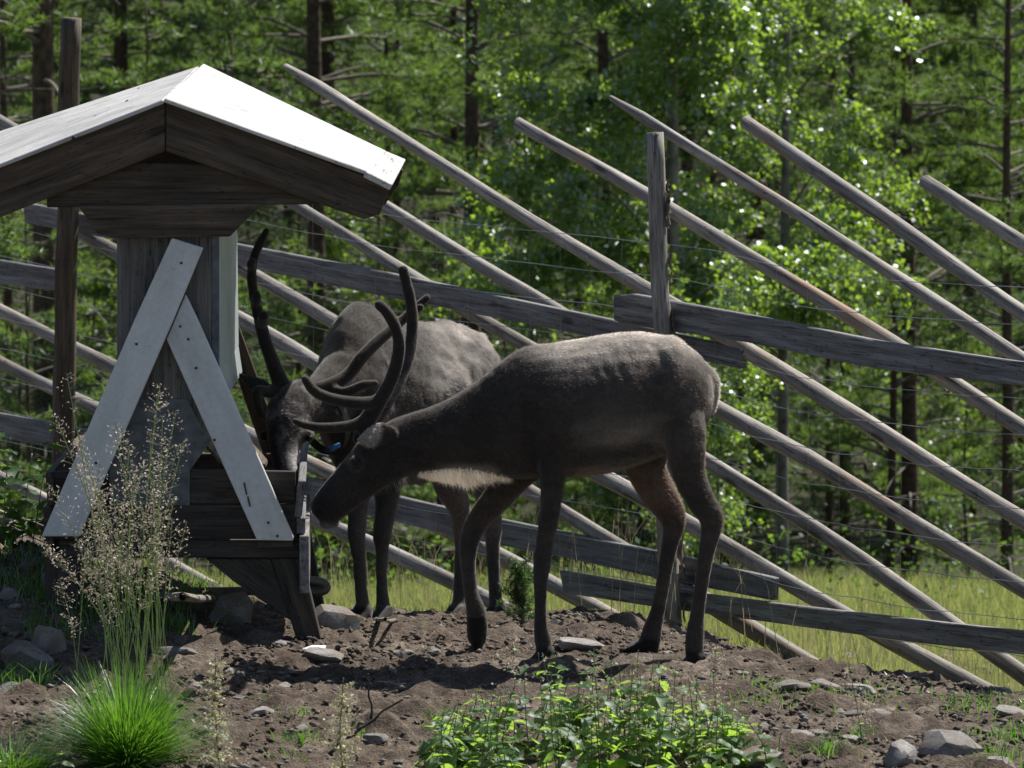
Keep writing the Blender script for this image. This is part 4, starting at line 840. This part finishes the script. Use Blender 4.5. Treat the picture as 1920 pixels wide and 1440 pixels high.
def stem_leaf_plant(name, label, cat, base, top, npair, leaves, lsc=1.0, group=None, tassel=0, tm='tassel', stemr=.0022, leafr=(.15,1)):
    base, top = np.array(base), np.array(top); t_ = thing(name, label, cat, tuple(base), group)
    P = catmull([(0,0,0), (top-base)*.5+RNG.normal(0,.012,3), top-base], 8); V,F = tube_vf(P, np.linspace(stemr,stemr*.5,len(P)), 5); obj('stem', meshdata('stem',V,F,M['stem'],True), t_)
    rot0 = random.uniform(0,6.28)
    for i in range(npair):
        f = leafr[0]+(leafr[1]-leafr[0])*(i+.5)/npair; c = P[min(int(f*(len(P)-1)),len(P)-1)]
        for s_ in (0,math.pi):
            a_ = rot0+i*math.pi/2+s_+random.gauss(0,.25); up = random.uniform(-.1,.5)-(1-f)*.35; sc = lsc*random.uniform(.7,1.15)*(1.15-.6*f if i < npair-1 else .5)
            o = obj('leaf', random.choice(leaves), t_, tuple(c), (random.gauss(0,.25), -up, a_)); o.scale = (sc,)*3
    if tassel:
        TV = []
        for i in range(tassel):
            f = random.uniform(.35,.98); c = P[min(int(f*(len(P)-1)),len(P)-1)]; a_ = random.uniform(0,6.28); l_ = random.uniform(.02,.085)*(1.3-f*.75)
            e = c+np.array((math.cos(a_)*l_, math.sin(a_)*l_, random.uniform(-.02,.012)))
            for j in range(12):
                q = c+(e-c)*random.random()+RNG.normal(0,.0025,3); sz = random.uniform(.0015,.003); u = RNG.normal(0,sz,3); v = RNG.normal(0,sz,3); TV.append([q-u,q-v,q+u,q+v])
        V = np.array(TV).reshape(-1,3); o = obj('seed_tassels', meshdata('seed_tassels',V,np.arange(len(V)).reshape(-1,4),M[tm]), t_); o['kind'] = 'stuff'
    return t_
for k in range(120):
    u_ = random.uniform(-1,1); px = 1110+u_*285; top_y = 1200+140*abs(u_)**1.8+random.uniform(-6,1)*0+160*random.random()**1.5; Yb = random.uniform(-2.35,-1.45)
    b = at(px+random.gauss(0,25),1450,Yb); b.z = gz(b.x,b.y); t_ = at(px,top_y,Yb-.03)
    if t_.z < b.z+.08: t_.z = b.z+.08
    stem_leaf_plant('nettle','green stinging nettle stem in the leafy clump at the soil edge','plant',b,t_,random.randint(5,7),NL,random.uniform(.8,1.08),'nettles in the clump',tassel=(14 if k%3==0 else 0))
for px,ty,Yb,lb in ((412,1228,-2.5,'tall pale flowering nettle with cream tassels beside the grass tussock'),(652,1270,-2.5,'smaller pale flowering nettle with cream tassels by the propped twig')):
    b = at(px+12,1500,Yb); b.z = gz(b.x,b.y); t_ = at(px-8,ty,Yb-.02); stem_leaf_plant('flowering_nettle',lb,'plant',b,t_,4,NL,.6,None,tassel=120,leafr=(.2,.75),stemr=.0028)
b = at(110,1470,-2.2); b.z = gz(b.x,b.y); stem_leaf_plant('nettle','low young nettle at the foot of the grass tussock','plant',b,at(115,1408,-2.2),4,NL,.9)
for k,(px,ty,Yb,lb) in enumerate(((1585,1215,-1.5,'thin grassy weed stalk with fuzzy head right of the nettles'),(1345,1190,-1.2,'slender weed with reddish tufts by the hind hooves'),(960,1185,-1.2,'slender weed with brownish tufts before the raised foreleg'))):
    p = hit(px,1330); b = Vector((p.x,Yb,gz(p.x,Yb))); stem_leaf_plant('weed',lb,'plant',b,at(px,ty,Yb),3,NL[3:],.8,None,tassel=26,tm='panicle',stemr=.0016)
sh_lab = ['broad leaved green shrub stem beside the left fence post','lobed leaf shrub stem leaning towards the feeder','low dark leaved shrub stem by the brushwood heap','upright leafy stem at the shrub edge','short bright leaved shoot under the shrub','arching shrub stem with large drooping leaves']
for k,(x0,y0,x1,y1) in enumerate(((60,960,105,770),(110,960,140,775),(10,960,20,820),(40,980,60,850),(100,985,125,860),(30,960,-5,780))):
    b = at(x0,y0,1.0); b.z = gz(b.x,1.0); stem_leaf_plant('leafy_shrub',sh_lab[k],'shrub',b,at(x1,y1,.95+.05*k),6,SL,random.uniform(.8,1.1))
def juniper(px, py, H, Wd, label, Y=None):
    p = hit(px,py) if Y is None else Vector((at(px,py,Y).x,Y,gz(at(px,py,Y).x,Y))); t_ = thing('juniper_sapling', label, 'shrub', tuple(p)); sp_ = Soup(); sp_.tube([(0,0,-.02),(.01,0,H*.5),(0,.01,H)],[.008,.005,.002],6)
    PP = []; DD = []
    for i in range(26):
        f = random.uniform(.05,1); a_ = random.uniform(0,6.28); l_ = Wd*(1.1-f*.8)*random.uniform(.5,1); e = np.array((math.cos(a_)*l_,math.sin(a_)*l_,H*f+l_*.7)); s_ = np.array((0,0,H*f*.8)); sp_.tube([s_,(s_+e)/2+np.array((0,0,-.01)),e],[.003,.002,.001],4)
        for q in np.linspace(.15,1,16): PP.append(s_+(e-s_)*q+RNG.normal(0,.008,3)); DD.append(norm(e-s_+RNG.normal(0,.05,3)))
    obj('stem', sp_.data('stem',M['twig']), t_); V,F = needles(np.array(PP),np.array(DD),12,.022,.0028,RNG); obj('foliage', meshdata('foliage',V,F,M['needle2']), t_); return t_
def needles(P, D, k, L, W, rg, sp_=.75):
    n = len(P); P = np.repeat(P,k,0); D = np.repeat(D,k,0); d = norm(D*.55+rg.normal(0,sp_*.62,(n*k,3))); b = P + D*rg.uniform(-.5,.5,(n*k,1))*L*.7
    sd = norm(np.cross(d, rg.normal(0,1,(n*k,3))))*W*.5; l_ = L*rg.uniform(.7,1.25,(n*k,1))
    return np.stack([b-sd,b+sd,b+d*l_],1).reshape(-1,3), np.arange(n*k*3).reshape(-1,3)
juniper(605,1130,.26,.10,'small juniper sapling growing behind the feeder foot'); juniper(978,1168,.24,.09,'small juniper sapling between the two reindeer',.9)

# ------------------------------------------------------------------ forest
def twigs(T, n=3):
    T = np.array(T); P0, P1, r0, r1 = T[:,:3], T[:,3:6], T[:,6:7], T[:,7:8]; t = norm(P1-P0); u = norm(np.cross(t, np.array((.3,.2,.93)))); v = np.cross(t,u)
    ring = lambda P,r: [P + r*(math.cos(a)*u+math.sin(a)*v) for a in np.linspace(0,2*math.pi,n,endpoint=False)]
    V = np.stack(ring(P0,r0)+ring(P1,r1),1).reshape(-1,3)
    F = (np.array([[j,(j+1)%n,n+(j+1)%n,n+j] for j in range(n)])[None]+2*n*np.arange(len(T))[:,None,None]).reshape(-1,4); return V,F
def with_twigs(sp_, T, name, mat):
    V,F = twigs(T); n0 = sp_.n; VV = np.vstack(sp_.V+[V]); FF = np.vstack([np.array(sp_.F),F+n0]); return meshdata(name,VV,FF,mat,True)
def pine_parts(seed, H, r0, crown, maxl, dead=1.0, dens=1.0, mat='needle', k=15, NLn=.088, NW=.0105):
    rg = np.random.default_rng(seed); tr = Soup(); br = Soup(); t = np.linspace(0,1,16)
    bend = .12*np.stack([vnoise(t*2.2,seed*1.3),vnoise(t*2.2,seed*2.1+5),0*t],1)*t[:,None]; P = np.stack([0*t,0*t,t*H],1)+bend
    tr.tube(P, r0*(1-t*.88)*(1+.12*np.exp(-t*18)), 9)
    def tp(z): return np.array([np.interp(z,P[:,2],P[:,i]) for i in (0,1,2)])
    z = .6; TP = []; TD = []; TW = []
    while z < H-.1:
        live = z > crown*rg.uniform(.75,1.15); nb = rg.integers(3,6); f = (z-crown)/(H-crown)
        for b in range(nb):
            if not live and rg.random() > .75*dead: continue
            a_ = rg.uniform(0,6.28); L = (maxl*(1-max(f,0))**.75*rg.uniform(.6,1.1)+.12) if live else rg.uniform(.4,1.35)*maxl*.75
            up = rg.uniform(.0,.35) if live else rg.uniform(-.15,.25); o = tp(z+rg.uniform(-.08,.08)); dr = np.array((math.cos(a_),math.sin(a_),0))
            q = [o, o+dr*L*.35+np.array((0,0,up*L*.45)), o+dr*L*.7+np.array((0,0,up*L*.5+ (0 if live else -.06*L))), o+dr*L+np.array((0,0,(up*.6+(.18 if live else -.22))*L))]
            Q = catmull(q,4); rb = (.009+.007*L)*(1 if live else .9); br.tube(Q, np.linspace(rb,rb*.3,len(Q)), 5, cap=False)
            ns = int(L/(.11 if live else .26))+1
            for s_ in range(ns):
                g_ = rg.uniform(.28 if live else .2,1); c = Q[min(int(g_*(len(Q)-1)),len(Q)-1)]; sa = a_+rg.choice((-1,1))*rg.uniform(.4,1.1); sl = (.16+.32*L*(1.1-g_))*rg.uniform(.5,1.1)
                e = c+np.array((math.cos(sa)*sl,math.sin(sa)*sl,sl*rg.uniform(-.1,.5))); TW.append((*c,*e,.0045,.002))
                if live:
                    for h_ in np.linspace(.25,1,max(2,int(sl/.075*dens))): TP.append(c+(e-c)*h_+rg.normal(0,.012,3)); TD.append(norm(e-c+np.array((0,0,.08))))
            if live:
                for h_ in np.linspace(.45,1,max(2,int(L/.12*dens))): TP.append(Q[min(int(h_*(len(Q)-1)),len(Q)-1)]+rg.normal(0,.01,3)); TD.append(norm(dr+np.array((0,0,.4))))
        z += rg.uniform(.22,.42)
    V,F = needles(np.array(TP),np.array(TD),k,NLn,NW,rg)
    return tr.data('trunk',M['bark']), with_twigs(br,TW,'branches',M['twig']), meshdata('crown',V,F,M[mat])
def tree_of(name, parts, label, cat, loc, rz=0, sc=1.0, group=None):
    t_ = thing(name,label,cat,loc,group); t_.rotation_euler = (0,0,rz); t_.scale = (sc,sc,sc)
    for nm,me in zip(('trunk','branches','crown'),parts):
        o = obj(nm,me,t_)
        if nm != 'trunk': o['kind'] = 'stuff'
    return t_
PV_ = [pine_parts(1,11,.105,3.9,1.7), pine_parts(2,12,.115,4.6,1.6,1.2), pine_parts(3,10,.085,2.6,1.5), pine_parts(4,9,.07,3.2,1.3), pine_parts(5,13,.13,5.2,1.8,1.3)]
YP_ = [pine_parts(11,3.6,.035,.35,.95,dens=1.2), pine_parts(12,2.6,.03,.2,.75,dens=1.2), pine_parts(13,4.6,.045,.7,1.1), pine_parts(14,3.2,.03,.3,.8,mat='needle2')]
SPR = [pine_parts(21,11,.09,.5,1.5,mat='needle2',NLn=.05,k=15), pine_parts(22,9,.08,.3,1.4,mat='needle2',NLn=.05,k=15)]
def tree_at(px, D, parts, label, name='pine_tree', rz=None, sc=1.0, group=None, cat='pine'):
    Y = D-15; x = (px-960)*S*D*1.005; return tree_of(name, parts, label, cat, (x,Y,gz(x,Y)-.05), random.uniform(0,6.28) if rz is None else rz, sc, group)
tree_at(88,37,PV_[4],'thick trunked brown pine behind the left fence post'); tree_at(597,43,PV_[1],'dark pine rising behind the feeder roof eave with dead lower twigs'); tree_at(886,41,PV_[0],'straight brown pine with spreading bare limbs left of the birch')
tree_at(1708,42,PV_[2],'full green pine right of the birch with branching crown',sc=1.05); tree_at(1586,47,PV_[3],'thin stemmed pine between the birch and the full pine'); tree_at(1890,40,PV_[3],'slim dark stemmed pine at the forest edge on the right',sc=.9)
tree_at(20,45,PV_[3],'slender pine left of the thick brown pine'); tree_at(262,44,YP_[2],'bright young pine showing above the feeder roof',sc=1.25); tree_at(1420,50,PV_[1],'pine standing half hidden behind the birch')
tree_at(1130,49,PV_[0],'pine with dead lower limbs just left of the birch'); tree_at(742,52,PV_[3],'slim pine between the roof eave and the straight brown pine'); tree_at(1815,50,PV_[0],'pine between the full pine and the slim forest edge pine')
tree_at(430,50,SPR[0],'dark spruce behind the feeder roof ridge','spruce_tree',cat='spruce')
rg = random.Random(5)
for k in range(46):
    D = 50+rg.random()**1.0*46; px = 960+(-1.12+2.24*((k*.618)%1))*960; tree_at(px, D, PV_[k%5], 'slender pine deep in the forest behind the front row','pine_tree',sc=rg.uniform(.85,1.15),group='pines deep in the forest')
for k in range(26):
    D = 62+rg.random()*45; px = 960+(-1.15+2.3*((k*.618+.31)%1))*960; tree_at(px, D, SPR[k%2],'dark dense spruce deep in the forest','spruce_tree',sc=rg.uniform(.9,1.4),group='spruces deep in the forest',cat='spruce')
for k in range(64):
    D = 34+rg.random()**1.3*38; px = 960+(-1.1+2.2*((k*.618+.13)%1))*960; tree_at(px, D, YP_[k%4],'young bushy pine in the undergrowth beyond the meadow','young_pine',sc=rg.uniform(.6,1.15),group='young pines in the undergrowth')
for k in range(84):      # the same forest carries on to both sides
    D = 38+rg.random()*40; px = 960+(1 if k%2 else -1)*(1.15+1.7*((k*.618)%1))*960; kind = k%7
    if kind < 3: tree_at(px, D+6, PV_[k%5], 'slender pine deep in the forest behind the front row','pine_tree',sc=rg.uniform(.85,1.15),group='pines deep in the forest')
    elif kind < 5: tree_at(px, D+18, SPR[k%2],'dark dense spruce deep in the forest','spruce_tree',sc=rg.uniform(.9,1.4),group='spruces deep in the forest',cat='spruce')
    else: tree_at(px, D, YP_[k%4],'young bushy pine in the undergrowth beyond the meadow','young_pine',sc=rg.uniform(.6,1.15),group='young pines in the undergrowth')
# birch
def birch_parts(seed, H, r0, spread, nleaf, zlo=.12, lsz=.026):
    rg = np.random.default_rng(seed); tr = Soup(); br = Soup(); t = np.linspace(0,1,14); P = np.stack([.15*vnoise(t*2,seed)*t,.15*vnoise(t*2,seed+9)*t,t*H],1); tr.tube(P, r0*(1-.88*t), 9)
    TW = []
    for b in range(int(46*H/8)):
        f = zlo+(1-zlo)*rg.random(); o = np.array([np.interp(f,t,P[:,i]) for i in range(3)]); a_ = rg.uniform(0,6.28); L = spread*(1.1-.8*f)*rg.uniform(.55,1.1); dr = np.array((math.cos(a_),math.sin(a_),0)); u = rg.uniform(.35,.9)
        Q = catmull([o,o+dr*L*.4+np.array((0,0,u*L*.5)),o+dr*L*.8+np.array((0,0,u*L*.75)),o+dr*L*1.05+np.array((0,0,u*L*.6))],4); br.tube(Q, np.linspace(.006+.007*L,.003,len(Q)),5,cap=False)
        for s_ in range(int(7+L*9)):
            c = Q[int(rg.uniform(.25,1)*(len(Q)-1))]; e = c+np.array((rg.normal(0,.22),rg.normal(0,.22),rg.uniform(-.42,.12))); TW.append((c,e))
    TW = np.array(TW); k = rg.integers(0,len(TW),nleaf); f = rg.random((nleaf,1))**.8; c = TW[k,0]*(1-f)+TW[k,1]*f+np.stack([0*f[:,0],0*f[:,0],.05*4*f[:,0]*(1-f[:,0])],1)+rg.normal(0,.035,(nleaf,3))
    d = norm(np.stack([rg.normal(0,.7,nleaf),rg.normal(0,.7,nleaf),-.35+rg.normal(0,.5,nleaf)],1)); sd = norm(np.cross(d,rg.normal(0,1,(nleaf,3)))); nn = np.cross(d,sd); sz = lsz*rg.uniform(.7,1.25,(nleaf,1))
    V = np.stack([c, c+d*sz*.9+sd*sz*.75+nn*sz*.12, c+d*sz*2.1, c+d*sz*.9-sd*sz*.75+nn*sz*.12],1).reshape(-1,3)
    return tr.data('trunk',M['birchbark']), with_twigs(br,np.hstack([TW.reshape(-1,6),np.tile((.003,.0015),(len(TW),1))]),'branches',M['twig']), meshdata('crown',V,np.arange(nleaf*4).reshape(-1,4),M['birch'])
BA = birch_parts(1,9,.075,1.9,60000,.2); BB = birch_parts(2,4.2,.03,.95,9000,.1); BC = birch_parts(3,8,.06,1.5,26000,.2)
tree_at(1256,36,BA,'tall leafy birch with pale trunk behind the fence post','birch_tree',rz=.6,cat='birch'); tree_at(1470,37.5,BC,'bright leafy birch overlapping the tall birch on its right','birch_tree',rz=2.,cat='birch')
tree_at(1010,36,BB,'birch sapling with light green leaves left of the tall birch','birch_tree',sc=1.15,cat='birch'); tree_at(1345,33,BB,'low birch sapling behind the near reindeer rump','birch_tree',sc=.62,rz=1.,cat='birch')
for k,(px,D,s_) in enumerate(((200,46,.9),(330,41,.8),(1660,45,.7),(620,48,.9),(1780,44,.6))): tree_at(px,D,BB,'small birch sapling scattered among the forest pines','birch_tree',sc=s_,group='birch saplings in the forest',cat='birch')
